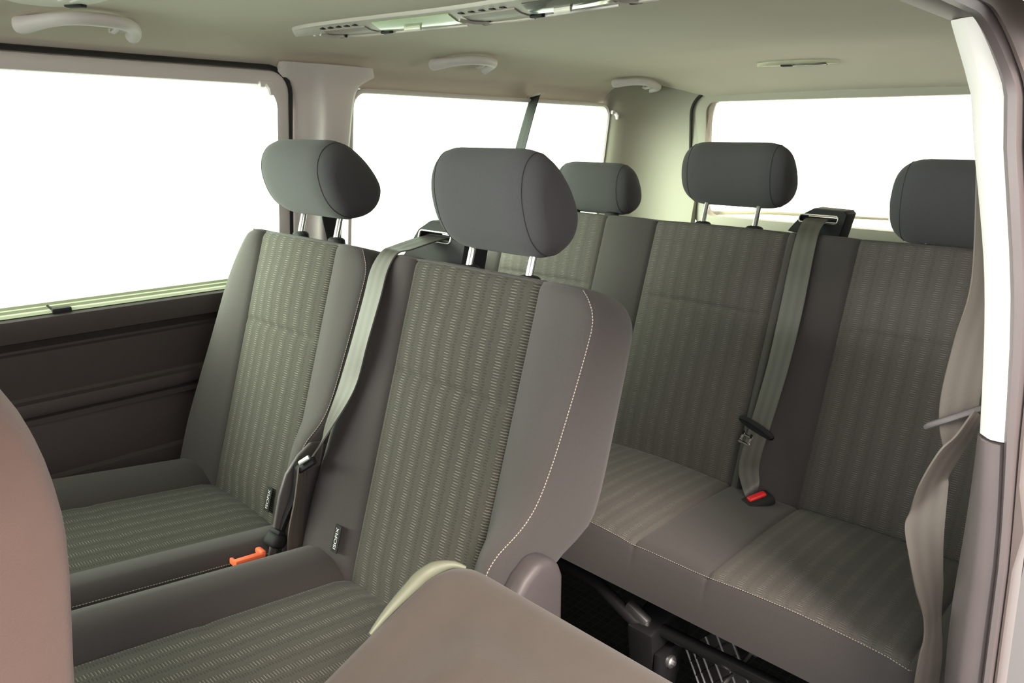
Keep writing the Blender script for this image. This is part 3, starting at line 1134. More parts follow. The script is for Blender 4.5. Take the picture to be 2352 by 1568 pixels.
def headrest(parent, c, hw=0.125, scale=1.0, posts=0.03, post_gap=0.065, tilt=0.0, post_len=0.07, deep=1.0):
    """c: middle of the foot of the pad (world); pad seen from the front is a rounded slab, side profile a teardrop"""
    C = Vector(c)
    r = 0.058
    prof = [(0.05 + (d - 0.05) * scale * deep, h * scale) for d, h in HPROF]
    prof = smooth([Vector((d, h, 0)) for d, h in prof + prof[:1]], 3)[:-1]
    prof = [(p.x, p.y) for p in prof]
    md, mh = 0.050, 0.070 * scale
    xs = [0.0, 0.0006, 0.002, 0.005, 0.009, 0.014, 0.020, 0.0265, 0.034, 0.043, 0.056]
    st = [(-hw + q, ) for q in xs] + [(x,) for x in lin(-hw + 0.070, hw - 0.070, 7)] + [(hw - q,) for q in xs[::-1]]
    rows_ = []
    for (x,) in st:
        e = min(x + hw, hw - x)
        if e < r:
            q = 1 - e / r
            s = 0.50 + 0.50 * (1 - q ** 2.2) ** 0.5 if q < 1 else 0.50
        else:
            s = 1.0
        tl = cos(tilt), sin(tilt)
        row = []
        for d, h in prof:
            dd, hh = md + (d - md) * s, mh + (h - mh) * s
            y, z = dd * tl[0] - hh * tl[1] * -1 * 1.0, hh * tl[0] - dd * tl[1] * 1.0
            row.append(C + Vector((x, y, z)))
        rows_.append(row)
    mmx = M()
    mmx.grid(rows_, closed_u=True)
    for row, rev in ((rows_[0], 1), (rows_[-1], 0)):
        cc = sum(row, Vector()) / len(row)
        cc += Vector((-0.005 if rev else 0.005, 0, 0))
        mid = [p.lerp(cc, 0.5) + Vector((-0.004 if rev else 0.004, 0, 0)) for p in row]
        mmx.grid([row, mid], closed_u=True)
        k = len(mid)
        mmx.add(mid + [cc], [(i, (i + 1) % k, k) for i in range(k)])
    pad = mmx.build('headrest', F_HEAD, parent, angle=70)
    for sgn in (-1, 1):
        sm = M()
        i = 7 if sgn < 0 else len(rows_) - 8
        sm.tube([p + (p - (C + Vector((0, md, mh)))).normalized() * 0.0002 for p in rows_[i]] + [rows_[i][0]], 0.0008, 5, cap=False)
        sm.build('seam', SEAM, pad)
    for sgn in (-1, 1):
        q = M()
        foot = C + Vector((sgn * post_gap, 0.050, 0.03))
        q.tube([foot, foot + Vector((0, -0.286, -0.958)) * (post_len + 0.03)], 0.0058, 12)
        q.build('post', CHROME, pad)
        q = M()
        e = foot + Vector((0, -0.286, -0.958)) * (0.03 + posts)
        q.tube([e + Vector((0, 0, -0.012)), e + Vector((0, 0, -0.003)), e, e + Vector((0, 0, 0.002))], [0.021, 0.020, 0.016, 0.007], 16, flat=0.72)
        q.build('post_collar', P_BLACK, pad)
    return pad


EDGE2 = [(-0.1, 0.085), (0.10, 0.096), (0.15, 0.101), (0.180, 0.098), (0.202, 0.084), (0.220, 0.062), (0.238, 0.044), (0.262, 0.030), (0.30, 0.019), (0.36, 0.009), (0.46, -0.003), (0.545, -0.008)]
EDGE2A = [(h_, e_ * (0.55 if e_ > 0 else 1)) for h_, e_ in EDGE2]
EDGE2L = [(-0.1, 0.03), (0.1, 0.03), (0.2, 0.022), (0.3, 0.012), (0.46, -0.002), (0.545, -0.008)]
BACK2 = [(-0.1, -0.03), (0.135, -0.03), (0.170, -0.038), (0.195, -0.066), (0.218, -0.098), (0.255, -0.113), (0.40, -0.112), (0.50, -0.107), (0.545, -0.100)]


def passenger_seat(cx, label, tag_side, hr):
    Y0 = 0.60
    t = thing('passenger_seat', label, 'car seat', (cx, Y0, 0), 'middle row passenger seats')
    b = Back((cx, Y0, 0.49), -0.242, 0.243, [(-0.140, 0.132)], edge=EDGE2 if tag_side < 0 else EDGE2A, edge_l=EDGE2L, back=BACK2, bolster=0.018, r_left=0.075 if tag_side > 0 else None)
    bo = b.build(t)
    b.stitching(sides=(1,))
    zc = lambda y: 0.495 - 0.14 * y - 0.02 * max(0, (y + 0.02) / 0.05) - 0.9 * max(0, -y - 0.39) ** 2
    cushion(t, (cx, Y0, 0), -0.238, 0.238, [(-0.145, 0.140)], 0.03, -0.46, zc, 0.040, 0.37, wavy=lambda q, y: 0.006 * (1 - q * q) - 0.003 * exp(-((y + 0.24) / 0.006) ** 2))
    headrest(t, (cx + hr[0], Y0 + hr[1], hr[2]), hr[7], post_len=0.09, posts=hr[3] + (0.004 if tag_side < 0 else 0.011), tilt=hr[4], deep=hr[5], scale=hr[6])
    # recliner cover on the aisle side
    mmx = M()
    hd = 0.034 if tag_side < 0 else 0.008
    o = []
    for y, z in ((0.50, 0.45), (0.545, 0.62), (0.560, 0.655), (0.585, 0.682), (0.610, 0.697), (0.632, 0.693), (0.648, 0.680), (0.656, 0.660), (0.657, 0.60), (0.650, 0.45)):
        o.append((y, z))
    mmx.prism(o, 0.0, hd, lambda a, b_, d: Vector((cx + 0.240 + d, a, b_)), 0.010 if tag_side < 0 else 0.003, 3)
    mmx.build('hinge_cover', P_HINGE, t)
    # base
    mmx = M()
    mmx.box((cx, Y0 - 0.2, 0.34), (0.44, 0.42, 0.07), 0.015)
    mmx.build('seat_frame', BLACK_METAL, t)
    for sx_ in (-1, 1):
        for yy in (-0.36, -0.05):
            mmx = M()
            mmx.tube([(cx + sx_ * 0.19, Y0 + yy, 0.32), (cx + sx_ * 0.19, Y0 + yy - 0.01, 0.12), (cx + sx_ * 0.19, Y0 + yy, 0.0)], [0.022, 0.018, 0.028], 10)
            mmx.build('leg', BLACK_METAL, t)
    if tag_side < 0: fabric_tag(b, -0.166, 0.062, bo, 0.0)
    else: fabric_tag(b, 0.090, 0.046, bo, 0.0)
    return t


seat_b = passenger_seat(-0.810, 'charcoal cloth passenger seat in the middle of the van, next to the folded seat', -1, (0.006, 0.165, 1.022, 0.018, -0.12, 0.86, 1.12, 0.118))
seat_a = passenger_seat(-1.308, 'charcoal cloth passenger seat beside the dark sliding door panel, under the window', 1, (-0.004, 0.168, 1.038, 0.020, -0.13, 1.12, 1.06, 0.128))

# ------------------------------------------------------------------ rear bench
bench = thing('rear_bench', 'wide charcoal three-place bench across the back with three headrests', 'bench seat', (-0.865, 1.42, 0))
BY = 1.42
EDGEB = [(-0.1, 0.022), (0.2, 0.018), (0.4, 0.0), (0.55, -0.004)]
BACKB = [(-0.1, -0.08), (0.3, -0.10), (0.545, -0.095)]
bb = Back((-0.865, BY, 0.48), -0.755, 0.203, [(-0.67, -0.322), (-0.167, 0.168)], H=0.553, edge=EDGEB, back=BACKB, r_top=0.02, raise_=0.012, crease=0.365)
bb.build(bench, pat=F_PATB)
bb.stitching(sides=(1,), h_lo=0.02)
bs = Back((-0.865, BY, 0.48), 0.209, 0.712, [(0.318, 0.655)], H=0.553, edge=EDGEB, back=BACKB, r_top=0.02, crease=0.365)
bs.build(bench, pat=F_PATB)
bs.stitching(sides=(-1,), h_lo=0.02)
zcb = lambda y: 0.474 + (-y) * 0.03 - 0.03 * max(0, (y + 0.02) / 0.05) + 0.004 * sin(-y * 9)
cushion(bench, (-0.865, BY, 0), -0.755, 0.705, [(-0.675, -0.315), (-0.175, 0.175), (0.325, 0.645)], 0.03, -0.382, zcb, 0.006, 0.380, stitch_sides=False, pat=F_PATB,
        wavy=lambda q, y: 0.014 * (1 - q * q) * (0.5 + 0.5 * sin(-y * 8)) - 0.004 * exp(-((y + 0.27 - 0.05 * q * q) / 0.008) ** 2))
headrest(bench, (-0.846, BY + 0.140, 1.053), 0.128, post_len=0.09, posts=0.045, tilt=0.05)
headrest(bench, (-1.255, BY + 0.145, 1.012), 0.122, post_len=0.06, posts=0.001, tilt=0.12, scale=0.92)
headrest(bench, (-0.365, BY + 0.14, 1.005), 0.135, post_len=0.06, posts=0.001, tilt=0.05, scale=1.15)
# steel under-frame, front legs, side covers
mm = M()
mm.tube([(-1.55, 1.09, 0.335), (-0.97, 1.09, 0.335), (-0.80, 1.085, 0.328), (-0.755, 1.08, 0.312), (-0.70, 1.08, 0.288), (-0.66, 1.10, 0.285), (-0.20, 1.10, 0.300)], 0.013, 10)
mm.box((-0.865, 1.25, 0.355), (1.40, 0.30, 0.045), 0.008)
fr = mm.build('under_frame', BLACK_METAL, bench)
for lx in (-0.66, -1.35):
    mm = M()
    o = [(1.06, 0.29), (1.20, 0.33), (1.24, 0.30), (1.20, 0.22), (1.165, 0.12), (1.17, 0.02), (1.18, 0.0), (1.06, 0.0), (1.07, 0.05), (1.085, 0.12), (1.075, 0.2)]
    mm.prism(o, -0.03, 0.03, lambda a, b_, d: Vector((lx + d - 0.02, a, b_)), 0.008, 2)
    mm.prism([(1.08, 0.25), (1.15, 0.25), (1.14, 0.13), (1.11, 0.1), (1.08, 0.14)], 0.0, 0.016, lambda a, b_, d: Vector((lx + 0.01 + d, a - 0.01, b_)), 0.005, 2)
    lg = mm.build('leg', BLACK_METAL, bench)
    mm = M()
    mm.tube([(lx + 0.02, 1.105, 0.222), (lx + 0.031, 1.105, 0.222), (lx + 0.034, 1.105, 0.222)], [0.013, 0.013, 0.010], 16)
    mm.tube([(lx + 0.033, 1.105, 0.222), (lx + 0.038, 1.105, 0.222)], [0.006, 0.005], 8)
    mm.build('bolt', STEEL, lg, label='bright bolt head')
mm = M()
mm.box((-0.70, 1.085, 0.305), (0.055, 0.02, 0.022), 0.006, Matrix.Rotation(radians(22), 3, 'Y'))
mm.build('catch', STEEL, bench, label='small chrome catch on the under frame')

# ------------------------------------------------------------------ folded seat
fold = thing('folded_seat', 'single brown-grey seat folded flat beside the open side door, back panel facing up', 'car seat', (-0.33, 0.30, 0))
mm = M()
A0, DN = Vector((-0.335, 0.485, 0.766)), Vector((0, -0.96, -0.28))


def fold_pt(u, v, d):
    """u across (-.22...22), v forward from the hinge end, d downwards"""
    x = u * (1.0 - 0.5 * min(v, 0.45))
    n_ = Vector((0, 0.28, -0.96))
    return A0 + Vector((x, 0, 0)) + DN * v + n_ * d


def fold_outline(ins):
    W, L, r1, r2 = 0.228 - ins, 0.36 - ins, 0.060 - ins, 0.06
    out = []
    for cx_, cv, a0, r_ in ((W - 0.02, ins + 0.02, 0, 0.02), (-W + r1, ins + r1, 90, r1), (-W + r2, L - r2, 180, r2), (W - r2, L - r2, 270, r2)):
        for k in range(8):
            a = radians(a0 + 90 * k / 7)
            out.append((cx_ + r_ * cos(a), cv - r_ * sin(a)))
    return out


def bump(u, v):
    return 0.012 * exp(-((u + 0.085 + 0.25 * (v - 0.1)) / 0.032) ** 2) + 0.012 * exp(-((u - 0.06) / 0.05) ** 2) - 0.004 * exp(-((u + 0.02 + 0.2 * (v - 0.1)) / 0.040) ** 2) - 0.003 * exp(-((u + 0.145 + 0.2 * (v - 0.1)) / 0.03) ** 2)


rows = []
for ins, d in ((0.0, 0.11), (0.0, 0.03), (0.003, 0.016), (0.010, 0.005), (0.022, 0.0)):
    rows.append([fold_pt(u, v, d) for u, v in fold_outline(ins)])
mm.grid(rows, closed_u=True)
top_o = fold_outline(0.022)
rings = []
cu_, cv_ = 0.0, 0.18
for t in lin(0, 0.97, 14):
    rings.append([])
    for u, v in top_o:
        uu, vv = u + (cu_ - u) * t, v + (cv_ - v) * t
        k = min(1, t / 0.2)
        rings[-1].append(fold_pt(uu, vv, -bump(uu, vv) * k))
mm.grid(rings, closed_u=True)
mm.add(rings[-1], [tuple(range(len(rings[-1])))])
mm.add(rows[0], [tuple(range(len(rows[0])))])
fb = mm.build('backrest', F_BACK, fold, angle=55)
mm = M()
ol = fold_outline(0.007)[10:16] + [(-0.221, 0.10), (-0.221, 0.13)]
mm.tube(smooth([fold_pt(u, v, d) for (u, v), d in zip(ol, [0.008, 0.003, 0.001, 0.0, 0.0, 0.0, 0.001, 0.006])], 3), [0.002 + 0.0060 * min(1, i / 9, (21 - i) / 6) for i in range(22)], 10)
mm.build('edge_trim', plain('window_lit_edge_trim', (0.17, 0.185, 0.13), 0.5, var=0.04), fb, label='trim along the edge, pale green window light in its colour')  # left window's green light put into the trim colour
mm = M()
mm.tube([fold_pt(-0.036, 0.098, 0.004), fold_pt(-0.036, 0.098, -0.001)], [0.012, 0.009], 16)
mm.tube([fold_pt(-0.036, 0.098, 0.0), fold_pt(-0.036, 0.098, -0.0025)], [0.006, 0.005], 12)
mm.build('release_knob', F_BACK, fb)
mm = M()
mm.box((-0.335, 0.31, 0.48), (0.42, 0.36, 0.13), 0.04, seg=4)
mm.build('cushion', F_PLAIN, fold)
mm = M()
mm.box((-0.335, 0.32, 0.40), (0.40, 0.33, 0.07), 0.01)
mm.box((-0.335, 0.490, 0.53), (0.36, 0.03, 0.26), 0.01)
mm.build('seat_frame', BLACK_METAL, fold)
for sx_ in (-0.17, 0.17):
    for yy in (0.18, 0.46):
        mm = M()
        mm.tube([(-0.335 + sx_, yy, 0.40), (-0.335 + sx_, yy, 0.15), (-0.335 + sx_, yy, 0.0)], [0.02, 0.018, 0.028], 10)
        mm.build('leg', BLACK_METAL, fold)

# ------------------------------------------------------------------ front seat at the left edge
front = thing('front_seat', 'brown-grey backrest of a front seat at the left edge, seen from behind', 'car seat', (-0.63, -0.2, 0))
side = [(-0.10, 0.42), (0.02, 0.45), (0.060, 0.70), (0.076, 0.90), (0.083, 0.961), (0.0865, 0.997), (0.0845, 1.023), (0.080, 1.048), (0.072, 1.070), (0.058, 1.088), (0.030, 1.100), (0.0, 1.098), (-0.025, 1.08), (-0.04, 1.05), (-0.055, 0.95), (-0.09, 0.70), (-0.13, 0.5)]
mm = M()
rows = []
for x, s in ((-0.87, 0.80), (-0.865, 0.88), (-0.85, 0.95), (-0.82, 0.99), (-0.78, 1.0), (-0.63, 1.01), (-0.48, 1.0), (-0.44, 0.99), (-0.415, 0.955), (-0.402, 0.90), (-0.398, 0.82)):
    cy, cz = 0.0, 0.76
    rows.append([Vector((x, cy + 0.010 + (y - cy) * (s + 0.0), cz + 0.002 + (z - cz) * (1 - (1 - s) * 0.35))) for y, z in side])
mm.grid(rows, closed_u=True, cap=True)
fbk = mm.build('backrest', plain('dusty_brown_fabric', (0.115, 0.076, 0.064), 0.95, var=0.16, scale=18, bump=0.3, bscale=900, spec=0.2, sheen=0.15, flecks=0.10), front, sub=1, angle=70)
mm = M()
mm.box((-0.63, -0.30, 0.45), (0.46, 0.50, 0.16), 0.05, seg=4)
mm.build('cushion', F_PLAIN, front)
mm = M()
mm.box((-0.63, -0.28, 0.19), (0.40, 0.42, 0.38), 0.02)
mm.build('seat_base', P_BLACK, front)


# ------------------------------------------------------------------ belt guide towers (fixed to the backrests)
def belt_tower(parent, xz, slot, y, th, body_mat=P_BLACK, rim=CHROME):
    """xz outline of the housing, slot (x0,x1,z0,z1) opening towards the front"""
    F = lambda a, b, d: Vector((a, y + d + (b - 1.0) * 0.286, b))
    x0, x1, z0, z1 = slot
    inner = rr(x0, x1, z0, z1, 0.006, 4)
    k = len(inner)
    mx0, mx1 = min(p[0] for p in xz), max(p[0] for p in xz)
    mmx = M()
    # front face with its opening: each slot point meets the outline along its own ray
    cx_, cz_ = (x0 + x1) / 2, (z0 + z1) / 2
    outer = []
    for a, b in inner:
        da, db = (a - cx_) / (x1 - x0), (b - cz_) / (z1 - z0)
        best = None
        for (p, q), (r, s_) in zip(xz, xz[1:] + xz[:1]):
            ex_, ez_ = r - p, s_ - q
            ddx, ddz = da * (x1 - x0), db * (z1 - z0)
            den = ddx * ez_ - ddz * ex_
            if abs(den) < 1e-12: continue
            t = ((p - cx_) * ez_ - (q - cz_) * ex_) / den
            u = ((p - cx_) * ddz - (q - cz_) * ddx) / den
            if t > 0 and -1e-6 <= u <= 1 + 1e-6 and (best is None or t < best): best = t
        outer.append((cx_ + da * (x1 - x0) * best, cz_ + db * (z1 - z0) * best))
    # keep the outline's own corners
    for c in xz:
        i = min(range(k), key=lambda i: (outer[i][0] - c[0]) ** 2 + (outer[i][1] - c[1]) ** 2)
        outer[i] = c
    e = 0.006
    sh = [(cx_ + (a - cx_) * 0.965, cz_ + (b - cz_) * 0.93) for a, b in outer]
    rows_ = [[F(a, b, 0.03) for a, b in inner], [F(a, b, 0.0) for a, b in inner], [F(a, b, 0.0) for a, b in sh], [F(a, b, e) for a, b in outer],
             [F(a, b, th) for a, b in outer], [F(a, b, th) for a, b in inner]]
    mmx.grid(rows_, closed_u=True, closed_v=True)
    bd = mmx.build('belt_guide', body_mat, parent, angle=35, label='black belt guide housing on top of the backrest')
    mmx = M()
    pp = [F(a, b, -0.001) for a, b in rr(x0, x1, z0, z1, 0.006, 4)]
    mmx.tube(pp + [pp[0]], 0.0018, 6, cap=False)
    mmx.build('slot_rim', STEEL, bd, label='silver rim of the belt slot')
    mmx = M()
    mmx.tube([F(x0 - 0.002, z0 + 0.006, 0.018), F(x1 + 0.002, z0 + 0.006, 0.018)], 0.0045, 8)
    mmx.build('roller', P_BLACK, bd)
    return bd


belt_tower(seat_b, [(-1.105, 0.955), (-1.095, 0.985), (-1.066, 1.038), (-1.055, 1.050), (-1.040, 1.055), (-0.945, 1.054), (-0.934, 1.046), (-0.930, 0.955)],
           (-1.058, -0.972, 1.021, 1.038), 0.845, 0.055)
belt_tower(bench, [(-0.735, 0.985), (-0.728, 1.002), (-0.702, 1.043), (-0.692, 1.052), (-0.680, 1.055), (-0.612, 1.053), (-0.605, 1.046), (-0.612, 0.985)],
           (-0.707, -0.622, 1.025, 1.041), 1.640, 0.05)


# ------------------------------------------------------------------ seat belts
def webbing(parent, stations, mat, sub=6, th=0.0012):
    mmx = M()
    mmx.ribbon([a for a, b in stations], [b for a, b in stations], th, sub)
    return mmx.build('webbing', mat, parent, angle=60)


V = Vector
b1 = thing('seat_belt', 'grey belt running down the middle of the rear bench to a red buckle', 'seat belt', (-0.645, 1.56, 1.0), 'seat belts')
webbing(b1, [((-0.690, 1.665, 1.031), (-0.642, 1.665, 1.031)), ((-0.686, 1.630, 1.032), (-0.638, 1.630, 1.032)), ((-0.678, 1.592, 1.022), (-0.631, 1.592, 1.024)), ((-0.673, 1.566, 1.003), (-0.627, 1.566, 1.006)), ((-0.672, 1.545, 0.950), (-0.624, 1.545, 0.956)), ((-0.666, 1.505, 0.844), (-0.617, 1.505, 0.852)),
             ((-0.662, 1.465, 0.737), (-0.615, 1.465, 0.747)), ((-0.666, 1.425, 0.624), (-0.620, 1.425, 0.637)), ((-0.669, 1.400, 0.556), (-0.625, 1.402, 0.570)), ((-0.666, 1.388, 0.518), (-0.626, 1.398, 0.531)),
             ((-0.640, 1.366, 0.486), (-0.618, 1.388, 0.506)), ((-0.630, 1.368, 0.470), (-0.622, 1.384, 0.482)), ((-0.627, 1.372, 0.455), (-0.621, 1.38, 0.46))], WEB)
mm = M()
ovl = []
for k in range(24):
    a = 2 * pi * k / 24
    ovl.append(V((-0.6485 + 0.037 * cos(a) * (1 + 0.0 * a), 1.412 - 0.006 * sin(a) - 0.004 * cos(a), 0.616 - 0.010 * cos(a) + 0.009 * sin(a))))
mm.tube(ovl + [ovl[0]], 0.0055, 8, cap=False)
tg_ = mm.build('tongue_grip', P_BLACK, b1)
mm = M()
TX = Matrix.Rotation(radians(14), 3, 'Y')
mm.box((-0.662, 1.408, 0.594), (0.024, 0.003, 0.006), 0.001, TX)
mm.box((-0.669, 1.405, 0.578), (0.026, 0.003, 0.007), 0.001, TX)
for sx_ in (-1, 1):
    c_ = V((-0.6655, 1.4065, 0.588)) + TX @ V((sx_ * 0.0095, 0, 0))
    mm.box(c_, (0.006, 0.003, 0.032), 0.001, TX)
mm.build('tongue', CHROME, b1, label='flat metal belt tongue with a square hole')

bk = thing('belt_buckle', 'red release button of a buckle sunk into the rear bench cushion', 'buckle', (-0.605, 1.37, 0.47), 'belt buckles')
RB = Matrix.Rotation(radians(55), 3, 'Z') @ Matrix.Rotation(radians(-18), 3, 'Y')
mm = M()
mm.box((-0.606, 1.362, 0.479), (0.062, 0.040, 0.020), 0.006, RB)
mm.build('housing', P_BLACK, bk)
mm = M()
mm.box((-0.609, 1.361, 0.4885), (0.040, 0.016, 0.011), 0.004, RB, 3)
mm.build('release_button', RED, bk, label='bright red release button')

b2 = thing('seat_belt', 'pale grey belt lying between the two middle-row seats', 'seat belt', (-1.02, 0.75, 0.98), 'seat belts')
webbing(b2, [((-1.045, 0.875, 1.028), (-0.990, 0.875, 1.028)), ((-1.040, 0.835, 1.027), (-0.985, 0.835, 1.027)), ((-1.035, 0.775, 1.018), (-0.982, 0.775, 1.018)), ((-1.029, 0.748, 1.012), (-0.983, 0.746, 1.014)), ((-1.030, 0.726, 0.985), (-0.984, 0.726, 0.989)), ((-1.022, 0.703, 0.940), (-0.976, 0.703, 0.946)),
             ((-1.021, 0.675, 0.870), (-0.976, 0.675, 0.878)), ((-1.031, 0.650, 0.792), (-0.988, 0.654, 0.801)), ((-1.042, 0.628, 0.727), (-1.003, 0.612, 0.735)), ((-1.040, 0.618, 0.690), (-1.018, 0.585, 0.692)), ((-1.042, 0.612, 0.662), (-1.026, 0.577, 0.668))], WEB)
mm = M()
mm.ribbon([V((-1.052, 0.594, 0.672)), V((-1.056, 0.590, 0.62)), V((-1.062, 0.585, 0.55)), V((-1.064, 0.58, 0.46))], [V((-1.030, 0.566, 0.676)), V((-1.032, 0.556, 0.62)), V((-1.045, 0.546, 0.55)), V((-1.052, 0.545, 0.46))], 0.0012, 5)
mm.build('lap_webbing', WEB_BROWN, b2)
mm = M()
RT = Matrix.Rotation(radians(-40), 3, 'Y') @ Matrix.Rotation(radians(25), 3, 'Z')
mm.box((-1.020, 0.572, 0.690), (0.024, 0.005, 0.008), 0.002, RT)
mm.build('tongue', STEEL, b2, label='metal belt tongue')
mm = M()
mm.box((-1.026, 0.578, 0.678), (0.040, 0.012, 0.014), 0.004, RT)
mm.build('tongue_grip', P_BLACK, b2)

st = thing('belt_buckle', 'black buckle stalk standing between the two middle-row seats', 'buckle', (-1.07, 0.55, 0.45), 'belt buckles')
mm = M()
mm.ribbon([V((-1.064, 0.600, 0.672)), V((-1.066, 0.594, 0.62)), V((-1.070, 0.566, 0.555)), V((-1.068, 0.555, 0.46))], [V((-1.046, 0.572, 0.676)), V((-1.052, 0.566, 0.62)), V((-1.060, 0.535, 0.55)), V((-1.062, 0.525, 0.46))], 0.004, 5)
sk = mm.build('stalk', P_BLACK, st)
mm = M()
mm.box((-1.044, 0.578, 0.655), (0.003, 0.007, 0.030), 0.001, Matrix.Rotation(radians(-14), 3, 'X'))
mm.build('glint_plate', CHROME, sk, label='chrome plate standing in for a white highlight on the stalk')  # plate added to draw the white highlight beside the stalk
mm = M()
RS = Matrix.Rotation(radians(-35), 3, 'X') @ Matrix.Rotation(radians(20), 3, 'Z')
mm.box((-1.066, 0.535, 0.543), (0.030, 0.034, 0.026), 0.008, RS, 3)
mm.build('housing', P_BLACK, st)
mm = M()
mm.box((-1.060, 0.537, 0.559), (0.020, 0.020, 0.008), 0.003, RS)
mm.build('cap', P_BLACK, st)

ob = thing('belt_buckle', 'orange-red buckle top poking up between the two middle-row cushions', 'buckle', (-1.057, 0.48, 0.46), 'belt buckles')
RO = Matrix.Rotation(radians(-6), 3, 'X')
mm = M()
mm.box((-1.057, 0.481, 0.507), (0.016, 0.052, 0.054), 0.003, RO)
mm.build('housing', P_BLACK, ob)
mm = M()
mm.box((-1.052, 0.480, 0.536), (0.012, 0.052, 0.010), 0.003, RO)
mm.box((-1.059, 0.503, 0.536), (0.022, 0.010, 0.010), 0.003, RO)
mm.box((-1.059, 0.457, 0.536), (0.022, 0.006, 0.010), 0.002, RO)
mm.build('release_button', ORANGE, ob, label='orange-red release button')

b3 = thing('seat_belt', 'twisted brown-grey belt hanging beside the open door pillar', 'seat belt', (-0.2, 1.01, 0.9), 'seat belts')
webbing(b3, [((-0.240, 1.040, 1.185), (-0.206, 1.075, 1.185)), ((-0.222, 1.035, 1.040), (-0.190, 1.070, 1.040)), ((-0.229, 1.035, 0.961), (-0.194, 1.060, 0.962)), ((-0.233, 1.032, 0.891), (-0.195, 1.055, 0.894)), ((-0.229, 1.030, 0.848), (-0.194, 1.055, 0.862)), ((-0.218, 1.028, 0.815), (-0.195, 1.050, 0.846))], WEB_BROWN, 6)
mm = M()
mm.ribbon([V((-0.192, 1.020, 0.880)), V((-0.202, 1.000, 0.850)), V((-0.215, 0.990, 0.827)), V((-0.230, 0.990, 0.779)), V((-0.2385, 1.000, 0.734)), V((-0.242, 1.000, 0.708)), V((-0.229, 1.000, 0.661)), V((-0.216, 1.000, 0.623)), V((-0.203, 1.003, 0.590)), V((-0.198, 1.002, 0.560)), V((-0.198, 0.995, 0.535)), V((-0.197, 0.99, 0.491)), V((-0.196, 0.99, 0.38)), V((-0.19, 0.995, 0.12))],
          [V((-0.184, 1.030, 0.872)), V((-0.192, 1.030, 0.840)), V((-0.200, 1.028, 0.812)), V((-0.208, 1.025, 0.785)), V((-0.205, 1.020, 0.772)), V((-0.199, 1.015, 0.707)), V((-0.196, 1.028, 0.653)), V((-0.194, 1.035, 0.627)), V((-0.191, 1.035, 0.592)), V((-0.186, 1.03, 0.566)), V((-0.182, 1.030, 0.545)), V((-0.178, 1.03, 0.502)), V((-0.176, 1.03, 0.38)), V((-0.172, 1.035, 0.12))], 0.0012, 7)
mm.build('lap_webbing', WEB_BROWN, b3)
mm = M()
mm.tube([(-0.243, 1.022, 0.842), (-0.238, 1.020, 0.847), (-0.215, 1.024, 0.862), (-0.190, 1.035, 0.878), (-0.178, 1.04, 0.884)], [0.003, 0.0045, 0.0045, 0.0045, 0.003], 8, flat=0.7)
mm.build('tongue_grip', P_HINGE, b3)

b4 = thing('seat_belt', 'dark belt strap coming down from the headliner across the quarter window', 'seat belt', (-1.56, 1.7, 1.3), 'seat belts')
webbing(b4, [((-1.583, 1.712, 1.318), (-1.540, 1.708, 1.322)), ((-1.581, 1.700, 1.300), (-1.540, 1.695, 1.302)), ((-1.573, 1.640, 1.175), (-1.533, 1.638, 1.176)), ((-1.577, 1.580, 0.995), (-1.537, 1.578, 0.997)), ((-1.592, 1.535, 0.840), (-1.552, 1.532, 0.842)), ((-1.600, 1.500, 0.700), (-1.560, 1.497, 0.700))], WEB_DARK, 5)
mm = M()
mm.prism(rr(-0.026, 0.026, -0.006, 0.006, 0.005, 3), 0, 0.006, lambda a, b_, d: V((-1.560 + a * 1.1, 1.707 + b_ * 1.5 + a * 0.1, 1.312 + d + b_ * 0.3 + (a + 0.026) * 0.2)), 0.0015)
mm.build('belt_outlet', P_CONS, b4)

b5 = thing('seat_belt', 'dark belt strap against the light pillar behind the window-side headrest', 'seat belt', (-1.575, 0.99, 1.0), 'seat belts')
webbing(b5, [((-1.560, 0.965, 1.060), (-1.560, 1.003, 1.060)), ((-1.563, 0.968, 1.010), (-1.563, 1.006, 1.010)), ((-1.570, 0.985, 0.94), (-1.570, 1.025, 0.94)), ((-1.575, 0.995, 0.86), (-1.575, 1.035, 0.86)), ((-1.575, 1.0, 0.70), (-1.575, 1.04, 0.70))], WEB_DARK, 4)
mm = M()
mm.box((-1.566, 0.984, 1.060), (0.016, 0.050, 0.045), 0.006)
mm.build('pillar_loop', P_BLACK, b5)


# ------------------------------------------------------------------ grab handles on the roof edge
def surf(x, y):
    """headliner point and inward normal"""
    p = ceil_pt(x, y)
    q = ceil_pt(x + 0.002, y)
    t = (q - p).normalized()
    return p, Vector((t.z, 0, -t.x)).normalized() * 1.0, t


